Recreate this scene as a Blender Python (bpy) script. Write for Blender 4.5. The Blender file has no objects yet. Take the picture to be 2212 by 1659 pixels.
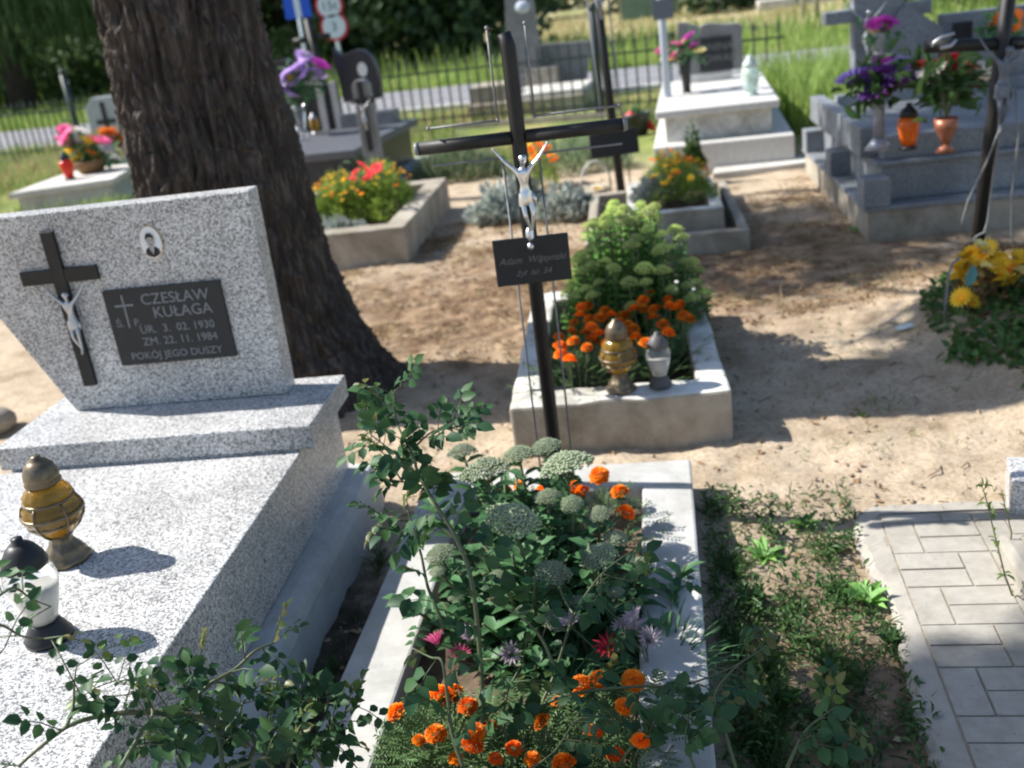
import bpy, math, random
import numpy as np
from mathutils import Vector, Matrix, noise
R = math.radians
random.seed(7); rng = np.random.default_rng(7)
SC = bpy.context.scene
COL = SC.collection

# ------------------------------------------------------------------ camera
H = 1.6; PITCH = R(21.0); ROLL = R(7.6); FPX = 2200.0
FW = np.array([0, math.cos(PITCH), -math.sin(PITCH)]); RT = np.array([1., 0, 0]); UPV = np.cross(RT, FW)
cam_d = bpy.data.cameras.new('camera'); cam = bpy.data.objects.new('camera', cam_d); COL.objects.link(cam)
ix = RT*math.cos(ROLL) - UPV*math.sin(ROLL); iy = RT*math.sin(ROLL) + UPV*math.cos(ROLL)
M = Matrix.Identity(4)
for i in range(3): M[i][0] = ix[i]; M[i][1] = iy[i]; M[i][2] = -FW[i]
M[0][3], M[1][3], M[2][3] = 0, 0, H
cam.matrix_world = M
cam_d.sensor_width = 36; cam_d.lens = 36*FPX/2212; cam_d.clip_end = 600; cam_d.clip_start = .05
cam_d.dof.use_dof = True; cam_d.dof.focus_distance = 1.95; cam_d.dof.aperture_fstop = 3.3
SC.camera = cam
SC.cycles.filter_width = 1.9
# ------------------------------------------------------------------ light
SUN_EL = 44; SH = -18.0            # elevation, direction in which shadows fall on the ground
sdir = np.array([math.cos(R(SH))*math.cos(R(SUN_EL)), math.sin(R(SH))*math.cos(R(SUN_EL)), -math.sin(R(SUN_EL))])
sl = bpy.data.lights.new('sun', 'SUN'); sl.energy = 5.0; sl.angle = R(.5); sl.color = (1, .965, .905)
so = bpy.data.objects.new('sun', sl); COL.objects.link(so); so.location = (-5, 5, 8)
so.rotation_euler = Vector(sdir).to_track_quat('-Z', 'Y').to_euler()
w = bpy.data.worlds.new('World'); SC.world = w; w.use_nodes = True
nt = w.node_tree; sky = nt.nodes.new('ShaderNodeTexSky'); sky.sky_type = 'NISHITA'; sky.sun_disc = False
sky.sun_elevation = R(SUN_EL); sky.sun_rotation = math.atan2(-sdir[0], -sdir[1])
nt.links.new(sky.outputs[0], nt.nodes['Background'].inputs[0]); nt.nodes['Background'].inputs[1].default_value = .1
SC.view_settings.view_transform = 'Standard'; SC.view_settings.look = 'None'; SC.view_settings.gamma = 1
SC.view_settings.exposure = .78

# ------------------------------------------------------------------ helpers: points
def ray(px, py):
    a = px-1106; b = py-829.5; c, s = math.cos(ROLL), math.sin(ROLL)
    u = a*c-b*s; v = a*s+b*c
    return FW*FPX+RT*u-UPV*v
def U(px, py, z=0.):
    d = ray(px, py); return np.array([0, 0, H])+d*((z-H)/d[2])
def UY(px, py, y):
    d = ray(px, py); return np.array([0, 0, H])+d*(y/d[1])
GR = R(-8.5)
class Frame:
    def __init__(s, o, rot=GR):
        s.o = np.array([o[0], o[1], o[2] if len(o) > 2 else 0.]); s.rot = rot
        s.ex = np.array([math.cos(rot), math.sin(rot), 0]); s.ey = np.array([-math.sin(rot), math.cos(rot), 0])
    def loc(s, p):
        d = np.array(p)-s.o; return np.array([d@s.ex, d@s.ey, d[2]])
    def hz(s, px, py, z): return s.loc(U(px, py, z))
    def hy(s, px, py, ly):
        d = ray(px, py); c = np.array([0, 0, H])-s.o
        t = (ly-c@s.ey)/(d@s.ey); return s.loc(np.array([0, 0, H])+d*t)
def fbm(x, y, z=0., o=3):
    return noise.fractal(Vector((x, y, z)), .6, 2.0, o)
def gz(x, y):
    m = .24*math.exp(-(((x-2.35)/.55)**2)**1.5-(((y-3.75)/.75)**2)**1.5)
    b = .014*fbm(x*2.2, y*2.2, 3.1)
    return m+b

# ------------------------------------------------------------------ materials
MATS = {}
def mat(name, c1, c2=None, scale=8., rough=.8, bump=0., bscale=None, metal=0., detail=6., stretch=None, c3=None, spec=.5, trans=0., sub=0., contrast=1., ior=1.45, alpha=1., emis=None, stain=0.):
    if name in MATS: return MATS[name]
    m = bpy.data.materials.new(name); m.use_nodes = True; t = m.node_tree; b = t.nodes['Principled BSDF']
    b.inputs['Roughness'].default_value = rough; b.inputs['Metallic'].default_value = metal
    b.inputs['Specular IOR Level'].default_value = spec; b.inputs['Transmission Weight'].default_value = trans; b.inputs['IOR'].default_value = ior
    b.inputs['Base Color'].default_value = (*c1, 1)
    tc = t.nodes.new('ShaderNodeTexCoord'); src = tc.outputs['Object']
    if stretch:
        mp = t.nodes.new('ShaderNodeMapping'); mp.inputs['Scale'].default_value = stretch; t.links.new(src, mp.inputs[0]); src = mp.outputs[0]
    if c2 is not None:
        n = t.nodes.new('ShaderNodeTexNoise'); n.inputs['Scale'].default_value = scale; n.inputs['Detail'].default_value = detail; n.inputs['Roughness'].default_value = .65
        t.links.new(src, n.inputs['Vector'])
        cr = t.nodes.new('ShaderNodeValToRGB'); e = cr.color_ramp.elements; w_ = .22/contrast
        e[0].position = .5-w_; e[1].position = .5+w_; e[0].color = (*c1, 1); e[1].color = (*c2, 1)
        if c3 is not None:
            x = cr.color_ramp.elements.new(.5); x.color = (*c3, 1)
        t.links.new(n.outputs[0], cr.inputs[0]); t.links.new(cr.outputs[0], b.inputs['Base Color'])
    if c2 is not None and stain:
        n3 = t.nodes.new('ShaderNodeTexNoise'); n3.inputs['Scale'].default_value = 2.3; n3.inputs['Detail'].default_value = 12; n3.inputs['Roughness'].default_value = .75; n3.inputs['Distortion'].default_value = .6
        t.links.new(tc.outputs['Object'], n3.inputs['Vector']); r3 = t.nodes.new('ShaderNodeValToRGB'); e3 = r3.color_ramp.elements
        e3[0].position = .36; e3[0].color = (1-stain, 1-stain*1.05, 1-stain*1.2, 1); e3[1].position = .56; e3[1].color = (1, 1, 1, 1)
        sp_ = t.nodes.new('ShaderNodeTexVoronoi'); sp_.inputs['Scale'].default_value = 38.; sp_.inputs['Randomness'].default_value = 1.; t.links.new(tc.outputs['Object'], sp_.inputs['Vector'])
        r4 = t.nodes.new('ShaderNodeValToRGB'); r4.color_ramp.elements[0].position = .06; r4.color_ramp.elements[0].color = (.72, .7, .66, 1); r4.color_ramp.elements[1].position = .13
        t.links.new(sp_.outputs['Distance'], r4.inputs[0])
        def mul(a_, b_):
            m_ = t.nodes.new('ShaderNodeMix'); m_.data_type = 'RGBA'; m_.blend_type = 'MULTIPLY'; m_.inputs[0].default_value = 1; t.links.new(a_, m_.inputs[6]); t.links.new(b_, m_.inputs[7]); return m_.outputs[2]
        t.links.new(n3.outputs[0], r3.inputs[0]); t.links.new(mul(mul(cr.outputs[0], r3.outputs[0]), r4.outputs[0]), b.inputs['Base Color'])
    if bump:
        n2 = t.nodes.new('ShaderNodeTexNoise'); n2.inputs['Scale'].default_value = bscale or scale*4; n2.inputs['Detail'].default_value = 8
        t.links.new(src, n2.inputs['Vector']); bp = t.nodes.new('ShaderNodeBump'); bp.inputs['Strength'].default_value = min(1, bump*20); bp.inputs['Distance'].default_value = bump
        t.links.new(n2.outputs[0], bp.inputs['Height']); t.links.new(bp.outputs[0], b.inputs['Normal'])
    if emis: b.inputs['Emission Color'].default_value = (*emis, 1); b.inputs['Emission Strength'].default_value = 1
    MATS[name] = m; return m
def leafmat(name, c1, c2, scale=14., rough=.45, tr=.35, spec=.4):
    """leaf: principled + translucent, colour varied by noise and by leaf island"""
    if name in MATS: return MATS[name]
    m = mat(name, c1, rough=rough, spec=spec); t = m.node_tree; b = t.nodes['Principled BSDF']
    geo = t.nodes.new('ShaderNodeNewGeometry'); mx = t.nodes.new('ShaderNodeMix'); mx.data_type = 'RGBA'
    mx.inputs[6].default_value = (*c1, 1); mx.inputs[7].default_value = (*c2, 1)
    t.links.new(geo.outputs['Random Per Island'], mx.inputs[0])
    n = t.nodes.new('ShaderNodeTexNoise'); n.inputs['Scale'].default_value = scale
    tc = t.nodes.new('ShaderNodeTexCoord'); t.links.new(tc.outputs['Object'], n.inputs['Vector'])
    hs = t.nodes.new('ShaderNodeHueSaturation'); mr = t.nodes.new('ShaderNodeMapRange'); mr.inputs[3].default_value = .6; mr.inputs[4].default_value = 1.4
    t.links.new(n.outputs[0], mr.inputs[0]); oi = t.nodes.new('ShaderNodeObjectInfo'); m3 = t.nodes.new('ShaderNodeMapRange'); m3.inputs[3].default_value = .72; m3.inputs[4].default_value = 1.12; t.links.new(oi.outputs['Random'], m3.inputs[0])
    mm = t.nodes.new('ShaderNodeMath'); mm.operation = 'MULTIPLY'; t.links.new(mr.outputs[0], mm.inputs[0]); t.links.new(m3.outputs[0], mm.inputs[1]); t.links.new(mm.outputs[0], hs.inputs['Value']); t.links.new(mx.outputs[2], hs.inputs['Color'])
    t.links.new(hs.outputs[0], b.inputs['Base Color'])
    tl = t.nodes.new('ShaderNodeBsdfTranslucent'); t.links.new(hs.outputs[0], tl.inputs[0])
    hs2 = t.nodes.new('ShaderNodeHueSaturation'); hs2.inputs['Value'].default_value = 1.5; hs2.inputs['Hue'].default_value = .485
    t.links.new(hs.outputs[0], hs2.inputs['Color']); t.links.new(hs2.outputs[0], tl.inputs[0])
    ms = t.nodes.new('ShaderNodeMixShader'); ms.inputs[0].default_value = tr
    t.links.new(b.outputs[0], ms.inputs[1]); t.links.new(tl.outputs[0], ms.inputs[2]); t.links.new(ms.outputs[0], t.nodes['Material Output'].inputs[0])
    return m
def terrazzo(name, light, dark, scale=120., bias=.55, rough=.35, grime=(.5, .5, .5)):
    m = mat(name, light, rough=rough); t = m.node_tree; b = t.nodes['Principled BSDF']
    tc = t.nodes.new('ShaderNodeTexCoord'); v = t.nodes.new('ShaderNodeTexVoronoi'); v.inputs['Scale'].default_value = scale
    nz = t.nodes.new('ShaderNodeTexNoise'); nz.inputs['Scale'].default_value = scale*.8; nz.inputs['Detail'].default_value = 2
    ad = t.nodes.new('ShaderNodeVectorMath'); ad.operation = 'MULTIPLY_ADD'; ad.inputs[1].default_value = (.012,)*3
    t.links.new(tc.outputs['Object'], nz.inputs['Vector']); t.links.new(nz.outputs['Color'], ad.inputs[0]); t.links.new(tc.outputs['Object'], ad.inputs[2])
    t.links.new(ad.outputs[0], v.inputs['Vector'])
    sp = t.nodes.new('ShaderNodeSeparateColor'); t.links.new(v.outputs['Color'], sp.inputs[0])
    cr = t.nodes.new('ShaderNodeValToRGB'); e = cr.color_ramp.elements
    e[0].position = bias-.25; e[0].color = (*dark, 1); e[1].position = bias+.1; e[1].color = (*light, 1)
    mid = cr.color_ramp.elements.new(bias-.08); mid.color = (*[(a*.45+c*.55) for a, c in zip(light, dark)], 1)
    t.links.new(sp.outputs[0], cr.inputs[0])
    n = t.nodes.new('ShaderNodeTexNoise'); n.inputs['Scale'].default_value = 3.; n.inputs['Detail'].default_value = 8; t.links.new(tc.outputs['Object'], n.inputs['Vector'])
    mr = t.nodes.new('ShaderNodeMapRange'); mr.inputs[1].default_value = .35; mr.inputs[2].default_value = .7; mr.inputs[3].default_value = .72; mr.inputs[4].default_value = 1.06
    t.links.new(n.outputs[0], mr.inputs[0])
    mx = t.nodes.new('ShaderNodeMix'); mx.data_type = 'RGBA'; mx.blend_type = 'MULTIPLY'; mx.inputs[0].default_value = 1
    t.links.new(cr.outputs[0], mx.inputs[6]); t.links.new(mr.outputs[0], mx.inputs[7]); t.links.new(mx.outputs[2], b.inputs['Base Color'])
    return m

CONC = mat('pale_concrete', (.47, .45, .41), (.66, .64, .6), 5., .85, .003, 60., c3=(.58, .56, .52), stain=0.25)
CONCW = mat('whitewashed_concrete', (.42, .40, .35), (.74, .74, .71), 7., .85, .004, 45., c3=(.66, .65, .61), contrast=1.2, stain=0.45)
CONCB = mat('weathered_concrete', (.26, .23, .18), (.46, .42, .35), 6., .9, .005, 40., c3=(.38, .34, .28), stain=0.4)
PLOTC = mat('grey_plot_concrete', (.37, .37, .35), (.58, .57, .54), 4., .85, .003, 60., c3=(.49, .485, .465), stain=0.22)
CONCG = mat('grey_cement', (.42, .42, .41), (.56, .56, .55), 9., .85, .003, 50., stain=0.25)
TERR = terrazzo('grey_terrazzo', (.74, .735, .72), (.15, .15, .155), 280., .49)
TERRD = terrazzo('dull_terrazzo', (.5, .5, .52), (.09, .09, .1), 150., .55, .5)
TERRR = terrazzo('blue_grey_terrazzo', (.29, .31, .335), (.16, .175, .195), 200., .5, .6)
GREY = mat('grey_stone', (.17, .17, .18), (.26, .26, .27), 12., .6, .002, 60., stain=0.25)
GRAN = mat('black_granite', (.012, .013, .018), (.03, .032, .04), 60., .4)
GRAND = mat('dark_granite', (.07, .075, .09), (.12, .125, .14), 45., .5)
BLACK = mat('black_paint', (.008, .008, .009), (.022, .021, .02), 30., .55, .001, 80.)
BLACKP = mat('black_plaque', (.010, .012, .015), (.022, .025, .029), 8., .5)
SILV = mat('silver_metal', (.62, .63, .65), (.82, .83, .85), 25., .28, metal=1.)
ALU = mat('dull_aluminium', (.42, .43, .45), (.56, .57, .6), 30., .45, metal=.85)
WIRE = mat('galvanised_wire', (.16, .16, .17), (.28, .28, .28), 40., .6, metal=.4)
BRONZE = mat('bronze_lacquer', (.11, .085, .055), (.22, .18, .12), 40., .36, metal=.6)
BPLA = mat('black_plastic', (.012, .012, .013), (.025, .025, .026), 30., .45)
AMBER = mat('amber_glass', (.92, .54, .05), rough=.1, trans=.85)
CLEAR = mat('clear_glass', (.93, .96, .97), rough=.1, trans=.9)
GREENG = mat('pale_green_glass', (.75, .9, .82), rough=.2, trans=.5)
REDG = mat('red_glass', (.8, .03, .01), rough=.2, trans=.35)
ORG = mat('orange_glass', (.9, .17, .01), rough=.25, trans=.3)
WAX = mat('candle_wax', (.75, .7, .6), (.85, .8, .7), 10., .5)
SOIL = mat('soil', (.06, .04, .026), (.17, .12, .08), 18., .95, .02, 40.)
LETTER = mat('silver_lettering', (.19, .21, .23), rough=.5, metal=.1)
LETTERW = mat('faint_lettering', (.15, .15, .15), rough=.5)
PORC = mat('white_porcelain', (.8, .8, .78), rough=.25)
GOLD = mat('gilt_rim', (.6, .42, .2), rough=.35, metal=.5)
ROSE = leafmat('rose_leaf', (.026, .08, .04), (.065, .145, .05), 20., .5, .2, spec=.25)
ROSER = leafmat('young_rose_leaf', (.10, .20, .05), (.17, .16, .05), 20., .4, .4)
SEDL = leafmat('sedum_leaf', (.065, .17, .07), (.11, .25, .10), 20., .5, .2)
SEDM = leafmat('sedum_leaf_bright', (.13, .29, .06), (.2, .4, .1), 12., .5, .25)
SEDH = leafmat('sedum_bud', (.36, .45, .28), (.5, .54, .38), 80., .7, .2)
SEDY = leafmat('sedum_bud_yellow', (.5, .62, .19), (.68, .76, .32), 80., .7, .3)
MARL = leafmat('marigold_leaf', (.09, .17, .06), (.15, .24, .1), 30., .5, .3)
MARO = leafmat('marigold_petal', (.95, .25, .008), (1., .42, .02), 120., .55, .25)
MARR = leafmat('marigold_petal_red', (.72, .09, .005), (.95, .26, .01), 160., .55, .25)
GRS = leafmat('grass_blade', (.12, .22, .05), (.25, .33, .1), 6., .55, .4)
GRSD = leafmat('dark_weed', (.045, .11, .03), (.09, .17, .05), 9., .5, .3)
GRSY = leafmat('dry_grass', (.34, .27, .13), (.46, .38, .2), 6., .7, .3)
GRSV = leafmat('verge_grass', (.16, .28, .055), (.29, .38, .11), 1.5, .6, .35)
CIN = leafmat('silver_leaf', (.35, .4, .36), (.52, .55, .5), 20., .75, .15)
STEM = mat('green_stem', (.07, .14, .05), (.16, .13, .07), 30., .5)
CANE = mat('rose_cane', (.05, .11, .045), (.13, .115, .06), 14., .5)

# ------------------------------------------------------------------ mesh builder
class MB:
    def __init__(s): s.V = []; s.F = []; s.n = 0
    def add(s, V, F, mi=0):
        V = np.asarray(V, float).reshape(-1, 3); s.V.append(V)
        by = {}
        for f in F: by.setdefault(len(f), []).append(f)
        for k, fs in by.items(): s.F.append((np.array(fs)+s.n, mi))
        s.n += len(V); return s
    def box(s, x0, x1, y0, y1, z0, z1, mi=0):
        V = [(x, y, z) for z in (z0, z1) for y in (y0, y1) for x in (x0, x1)]
        return s.add(V, [(0, 2, 3, 1), (4, 5, 7, 6), (0, 1, 5, 4), (2, 6, 7, 3), (0, 4, 6, 2), (1, 3, 7, 5)], mi)
    def frustum(s, a, b, z0, z1, mi=0):  # a,b = (x0,x1,y0,y1)
        V = [(x, y, z0) for y in a[2:] for x in a[:2]]+[(x, y, z1) for y in b[2:] for x in b[:2]]
        return s.add(V, [(0, 2, 3, 1), (4, 5, 7, 6), (0, 1, 5, 4), (2, 6, 7, 3), (0, 4, 6, 2), (1, 3, 7, 5)], mi)
    def prism(s, poly, y0, y1, mi=0):    # poly in x,z ; counter-clockwise seen from -y
        n = len(poly); V = [(x, y0, z) for x, z in poly]+[(x, y1, z) for x, z in poly]
        F = [tuple(range(n)), tuple(range(2*n-1, n-1, -1))]+[(i, i+n, (i+1) % n+n, (i+1) % n) for i in range(n)]
        return s.add(V, F, mi)
    def slab(s, poly, z0, z1, mi=0):     # poly in x,y
        n = len(poly); V = [(x, y, z0) for x, y in poly]+[(x, y, z1) for x, y in poly]
        F = [tuple(range(n-1, -1, -1)), tuple(range(n, 2*n))]+[(i, (i+1) % n, (i+1) % n+n, i+n) for i in range(n)]
        return s.add(V, F, mi)
    def lathe(s, prof, n=28, c=(0, 0, 0), flute=0, fl=0., mi=0):
        V = []
        for r, z in prof:
            for i in range(n):
                a = 2*math.pi*i/n; q = r*(1+fl*math.cos(a*flute)) if flute else r
                V.append((c[0]+q*math.cos(a), c[1]+q*math.sin(a), c[2]+z))
        F = []
        for j in range(len(prof)-1):
            for i in range(n): F.append((j*n+i, j*n+(i+1) % n, (j+1)*n+(i+1) % n, (j+1)*n+i))
        F.append(tuple(range(n-1, -1, -1))); F.append(tuple((len(prof)-1)*n+i for i in range(n)))
        return s.add(V, F, mi)
    def tube(s, pts, rad, n=8, mi=0):
        pts = [np.array(p, float) for p in pts]
        if not hasattr(rad, '__len__'): rad = [rad]*len(pts)
        V = []; prev = None
        for i, p in enumerate(pts):
            t = pts[min(i+1, len(pts)-1)]-pts[max(i-1, 0)]; t = t/(np.linalg.norm(t)+1e-9)
            if prev is None: a = np.array([0, 0, 1.]) if abs(t[2]) < .9 else np.array([1., 0, 0])
            else: a = prev
            u = a-t*(a@t); u /= np.linalg.norm(u)+1e-9; prev = u; v = np.cross(t, u)
            for k in range(n):
                q = 2*math.pi*k/n; V.append(p+(u*math.cos(q)+v*math.sin(q))*rad[i])
        F = [(j*n+i, j*n+(i+1) % n, (j+1)*n+(i+1) % n, (j+1)*n+i) for j in range(len(pts)-1) for i in range(n)]
        F.append(tuple(range(n-1, -1, -1))); F.append(tuple((len(pts)-1)*n+i for i in range(n)))
        return s.add(V, F, mi)
    def ball(s, c, r, n=10, mi=0, sc=(1, 1, 1)):
        V = []; m = n//2
        for j in range(m+1):
            th = math.pi*j/m
            for i in range(n):
                a = 2*math.pi*i/n; V.append((c[0]+r*sc[0]*math.sin(th)*math.cos(a), c[1]+r*sc[1]*math.sin(th)*math.sin(a), c[2]+r*sc[2]*math.cos(th)))
        F = [(j*n+i, (j+1)*n+i, (j+1)*n+(i+1) % n, j*n+(i+1) % n) for j in range(m) for i in range(n)]
        return s.add(V, F, mi)
    def inst(s, T, F, P, A, N, L, W, mi=0):
        """many copies of a leaf-like template: rows of T are (along, side, normal)"""
        T = np.asarray(T, float); P = np.atleast_2d(P).astype(float); n = len(P)
        A = np.broadcast_to(np.asarray(A, float), P.shape); N = np.broadcast_to(np.asarray(N, float), P.shape)
        L = np.broadcast_to(np.asarray(L, float), (n,)); W = np.broadcast_to(np.asarray(W, float), (n,))
        A = A/(np.linalg.norm(A, axis=1, keepdims=True)+1e-9); S = np.cross(N, A); S = S/(np.linalg.norm(S, axis=1, keepdims=True)+1e-9); N2 = np.cross(A, S)
        V = P[:, None]+A[:, None]*(T[None, :, 0, None]*L[:, None, None])+S[:, None]*(T[None, :, 1, None]*W[:, None, None])+N2[:, None]*(T[None, :, 2, None]*L[:, None, None])
        k = len(T)
        for f in F:
            fa = np.array(f)[None]+(np.arange(n)*k)[:, None]+s.n; s.F.append((fa, mi))
        s.V.append(V.reshape(-1, 3)); s.n += n*k; return s
    def build(s, name, mats, parent=None, smooth=False, bevel=0., link=True):
        V = np.concatenate(s.V); me = bpy.data.meshes.new(name)
        me.vertices.add(len(V)); me.vertices.foreach_set('co', V.astype(np.float32).ravel())
        L = np.concatenate([f.ravel() for f, _ in s.F]); tot = np.concatenate([np.full(len(f), f.shape[1]) for f, _ in s.F])
        mi = np.concatenate([np.full(len(f), m) for f, m in s.F])
        me.loops.add(len(L)); me.loops.foreach_set('vertex_index', L.astype(np.int32))
        me.polygons.add(len(tot)); st = np.concatenate([[0], np.cumsum(tot)[:-1]])
        me.polygons.foreach_set('loop_start', st.astype(np.int32)); me.polygons.foreach_set('material_index', mi.astype(np.int32))
        if not isinstance(mats, (list, tuple)): mats = [mats]
        for m in mats: me.materials.append(m)
        me.update(calc_edges=True); me.validate()
        me.polygons.foreach_set('use_smooth', np.full(len(me.polygons), bool(smooth)))
        o = bpy.data.objects.new(name, me)
        if link: COL.objects.link(o)
        if parent is not None: o.parent = parent
        if bevel:
            b = o.modifiers.new('bevel', 'BEVEL'); b.width = bevel; b.segments = 2; b.limit_method = 'ANGLE'
        return o
def tag(o, label=None, cat=None, group=None, kind=None):
    if label: o['label'] = label
    if cat: o['category'] = cat
    if group: o['group'] = group
    if kind: o['kind'] = kind
    return o
def thing(name, label, cat, loc=(0, 0, 0), rot=0., group=None):
    o = bpy.data.objects.new(name, None); COL.objects.link(o); o.empty_display_size = .05
    o.location = [float(c) for c in (tuple(loc)+(0,))[:3]]; o.rotation_euler = (0, 0, rot); return tag(o, label, cat, group)
def kids(o): return list(o.children)
def dup(o, parent=None, loc=None, rot=None, label=None, scale=None):
    c = o.copy(); COL.objects.link(c); c.parent = parent
    for ch in kids(o):
        if ch is not c: dup(ch, c)
    if loc is not None: c.location = [float(v) for v in loc]
    if rot is not None: c.rotation_euler = rot
    if scale is not None: c.scale = (scale,)*3 if not hasattr(scale, '__len__') else scale
    if label: c['label'] = label
    return c

# templates: (along, side, normal)
T_LEAF = [(0, 0, 0), (.3, .43, .08), (.3, 0, -.03), (.3, -.41, .10), (.68, .36, .01), (.68, 0, -.09), (.68, -.39, .04), (1, 0.04, -.22)]
F_LEAF = [(0, 2, 1), (0, 3, 2), (1, 2, 5, 4), (2, 3, 6, 5), (4, 5, 7), (5, 6, 7)]
T_SM = [(0, 0, 0), (.5, .5, .06), (1, 0, -.05), (.5, -.5, .06)]; F_SM = [(0, 3, 2, 1)]
T_BL = [(0, .5, 0), (0, -.5, 0), (.4, .42, .05), (.4, -.42, .05), (.75, .28, .0), (.75, -.28, .0), (1, 0, -.16)]
F_BL = [(0, 1, 3, 2), (2, 3, 5, 4), (4, 5, 6)]
T_PET = [(0, .15, 0), (0, -.15, 0), (.6, .5, .12), (.6, -.5, .02), (1, .3, .02), (1, -.25, .14)]; F_PET = [(0, 1, 3, 2), (2, 3, 5, 4)]
def rdir(n, up=0.):
    v = rng.normal(size=(n, 3)); v /= np.linalg.norm(v, axis=1, keepdims=True); v[:, 2] += up; return v/np.linalg.norm(v, axis=1, keepdims=True)

# ================================================================== GROUND AND SETTING
def axis(pts):
    out = []
    for a, b, st in pts: out += list(np.arange(a, b, st))
    return np.array(out+[pts[-1][1]])
xs = axis([(-160, -20, 14), (-20, -4, 1.), (-4, -2, .12), (-2, 2.8, .022), (2.8, 5, .1), (5, 20, 1.), (20, 160, 14)])
ys = axis([(-20, .9, 1.), (.9, 5.6, .022), (5.6, 9, .05), (9, 15, .25), (15, 60, 3), (60, 300, 30)])
g = MB(); X, Y = np.meshgrid(xs, ys); Z = np.zeros_like(X)
for j in range(len(ys)):
    for i in range(len(xs)):
        x, y = xs[i], ys[j]
        if -4.5 < x < 5 and .5 < y < 12:
            Z[j, i] = gz(x, y)
            if y < 7:
                n1 = noise.noise(Vector((x*14, y*14, .5))); n2 = noise.noise(Vector((x*38, y*38, 1.5)))
                n0 = noise.noise(Vector((x*6.5, y*6.5, 9))); Z[j, i] += .008*n1+.006*n2-.02*max(0, n0-.22)+.014*max(0, -n0-.3)
nx, ny = len(xs), len(ys); idx = np.arange(nx*ny).reshape(ny, nx)
g.V.append(np.stack([X, Y, Z], -1).reshape(-1, 3)); g.n = nx*ny
g.F.append((np.stack([idx[:-1, :-1], idx[:-1, 1:], idx[1:, 1:], idx[1:, :-1]], -1).reshape(-1, 4), 0))
gm = mat('sandy_ground', (.5, .39, .27)); t = gm.node_tree; b = t.nodes['Principled BSDF']; b.inputs['Roughness'].default_value = .95; b.inputs['Specular IOR Level'].default_value = .2
tc = t.nodes.new('ShaderNodeTexCoord')
def tn(sc, det=8, ro=.6):
    n = t.nodes.new('ShaderNodeTexNoise'); n.inputs['Scale'].default_value = sc; n.inputs['Detail'].default_value = det; n.inputs['Roughness'].default_value = ro
    t.links.new(tc.outputs['Object'], n.inputs['Vector']); return n.outputs[0]
def ramp(src, stops):
    r = t.nodes.new('ShaderNodeValToRGB'); e = r.color_ramp.elements
    e[0].position, e[0].color = stops[0][0], (*stops[0][1], 1); e[1].position, e[1].color = stops[-1][0], (*stops[-1][1], 1)
    for p, c in stops[1:-1]: r.color_ramp.elements.new(p).color = (*c, 1)
    t.links.new(src, r.inputs[0]); return r.outputs[0]
def mixc(f, a, b_, typ='MIX'):
    m_ = t.nodes.new('ShaderNodeMix'); m_.data_type = 'RGBA'; m_.blend_type = typ
    if isinstance(f, float): m_.inputs[0].default_value = f
    else: t.links.new(f, m_.inputs[0])
    t.links.new(a, m_.inputs[6]); t.links.new(b_, m_.inputs[7]); return m_.outputs[2]
def mth(op, a, b_=None, cl=False):
    m_ = t.nodes.new('ShaderNodeMath'); m_.operation = op; m_.use_clamp = cl
    for i_, v_ in enumerate((a, b_)):
        if v_ is None: continue
        if isinstance(v_, (int, float)): m_.inputs[i_].default_value = v_
        else: t.links.new(v_, m_.inputs[i_])
    return m_.outputs[0]
sandc = ramp(tn(3.5), [(.3, (.27, .20, .13)), (.43, (.43, .34, .24)), (.6, (.54, .44, .325)), (.75, (.37, .28, .19))])
fine = ramp(tn(60, 4), [(.3, (.62, .6, .58)), (.55, (1, 1, 1)), (.8, (1.12, 1.1, 1.08))])
c = mixc(.8, sandc, fine, 'MULTIPLY')
sx = t.nodes.new('ShaderNodeSeparateXYZ'); t.links.new(tc.outputs['Object'], sx.inputs[0])
# soil litter band (dark, behind the tree) and grass beyond
lit = ramp(tn(9), [(.35, (.13, .08, .05)), (.55, (.27, .18, .11)), (.7, (.42, .31, .2))])
dx = mth('DIVIDE', mth('SUBTRACT', sx.outputs[0], .5), 2.3); dy = mth('DIVIDE', mth('SUBTRACT', sx.outputs[1], 5.5), 1.3)
rad = mth('ADD', mth('MULTIPLY', dx, dx), mth('MULTIPLY', dy, dy))
msk = mth('ADD', mth('SUBTRACT', 1.15, rad), mth('MULTIPLY', mth('SUBTRACT', tn(5), .5), 2.2), True)
c = mixc(msk, c, lit)
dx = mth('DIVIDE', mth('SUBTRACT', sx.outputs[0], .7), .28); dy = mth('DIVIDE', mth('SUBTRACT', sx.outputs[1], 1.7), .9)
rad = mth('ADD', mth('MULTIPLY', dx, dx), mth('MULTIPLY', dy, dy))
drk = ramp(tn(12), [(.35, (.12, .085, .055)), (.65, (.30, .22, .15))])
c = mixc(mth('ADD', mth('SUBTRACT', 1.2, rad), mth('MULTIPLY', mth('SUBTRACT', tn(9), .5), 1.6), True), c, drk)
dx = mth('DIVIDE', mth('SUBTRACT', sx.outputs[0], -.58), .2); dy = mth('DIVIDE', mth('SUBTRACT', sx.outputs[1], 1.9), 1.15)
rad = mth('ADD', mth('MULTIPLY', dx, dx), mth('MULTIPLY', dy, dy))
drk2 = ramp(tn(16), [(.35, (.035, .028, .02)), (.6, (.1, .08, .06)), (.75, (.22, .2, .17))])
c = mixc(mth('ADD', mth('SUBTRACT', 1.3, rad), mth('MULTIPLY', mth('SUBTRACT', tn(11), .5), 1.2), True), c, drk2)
grs = ramp(tn(1.1), [(.3, (.10, .14, .035)), (.5, (.2, .24, .07)), (.62, (.32, .28, .12)), (.75, (.16, .2, .05))])
yy = mth('ADD', sx.outputs[1], mth('MULTIPLY', sx.outputs[0], .25))
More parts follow.
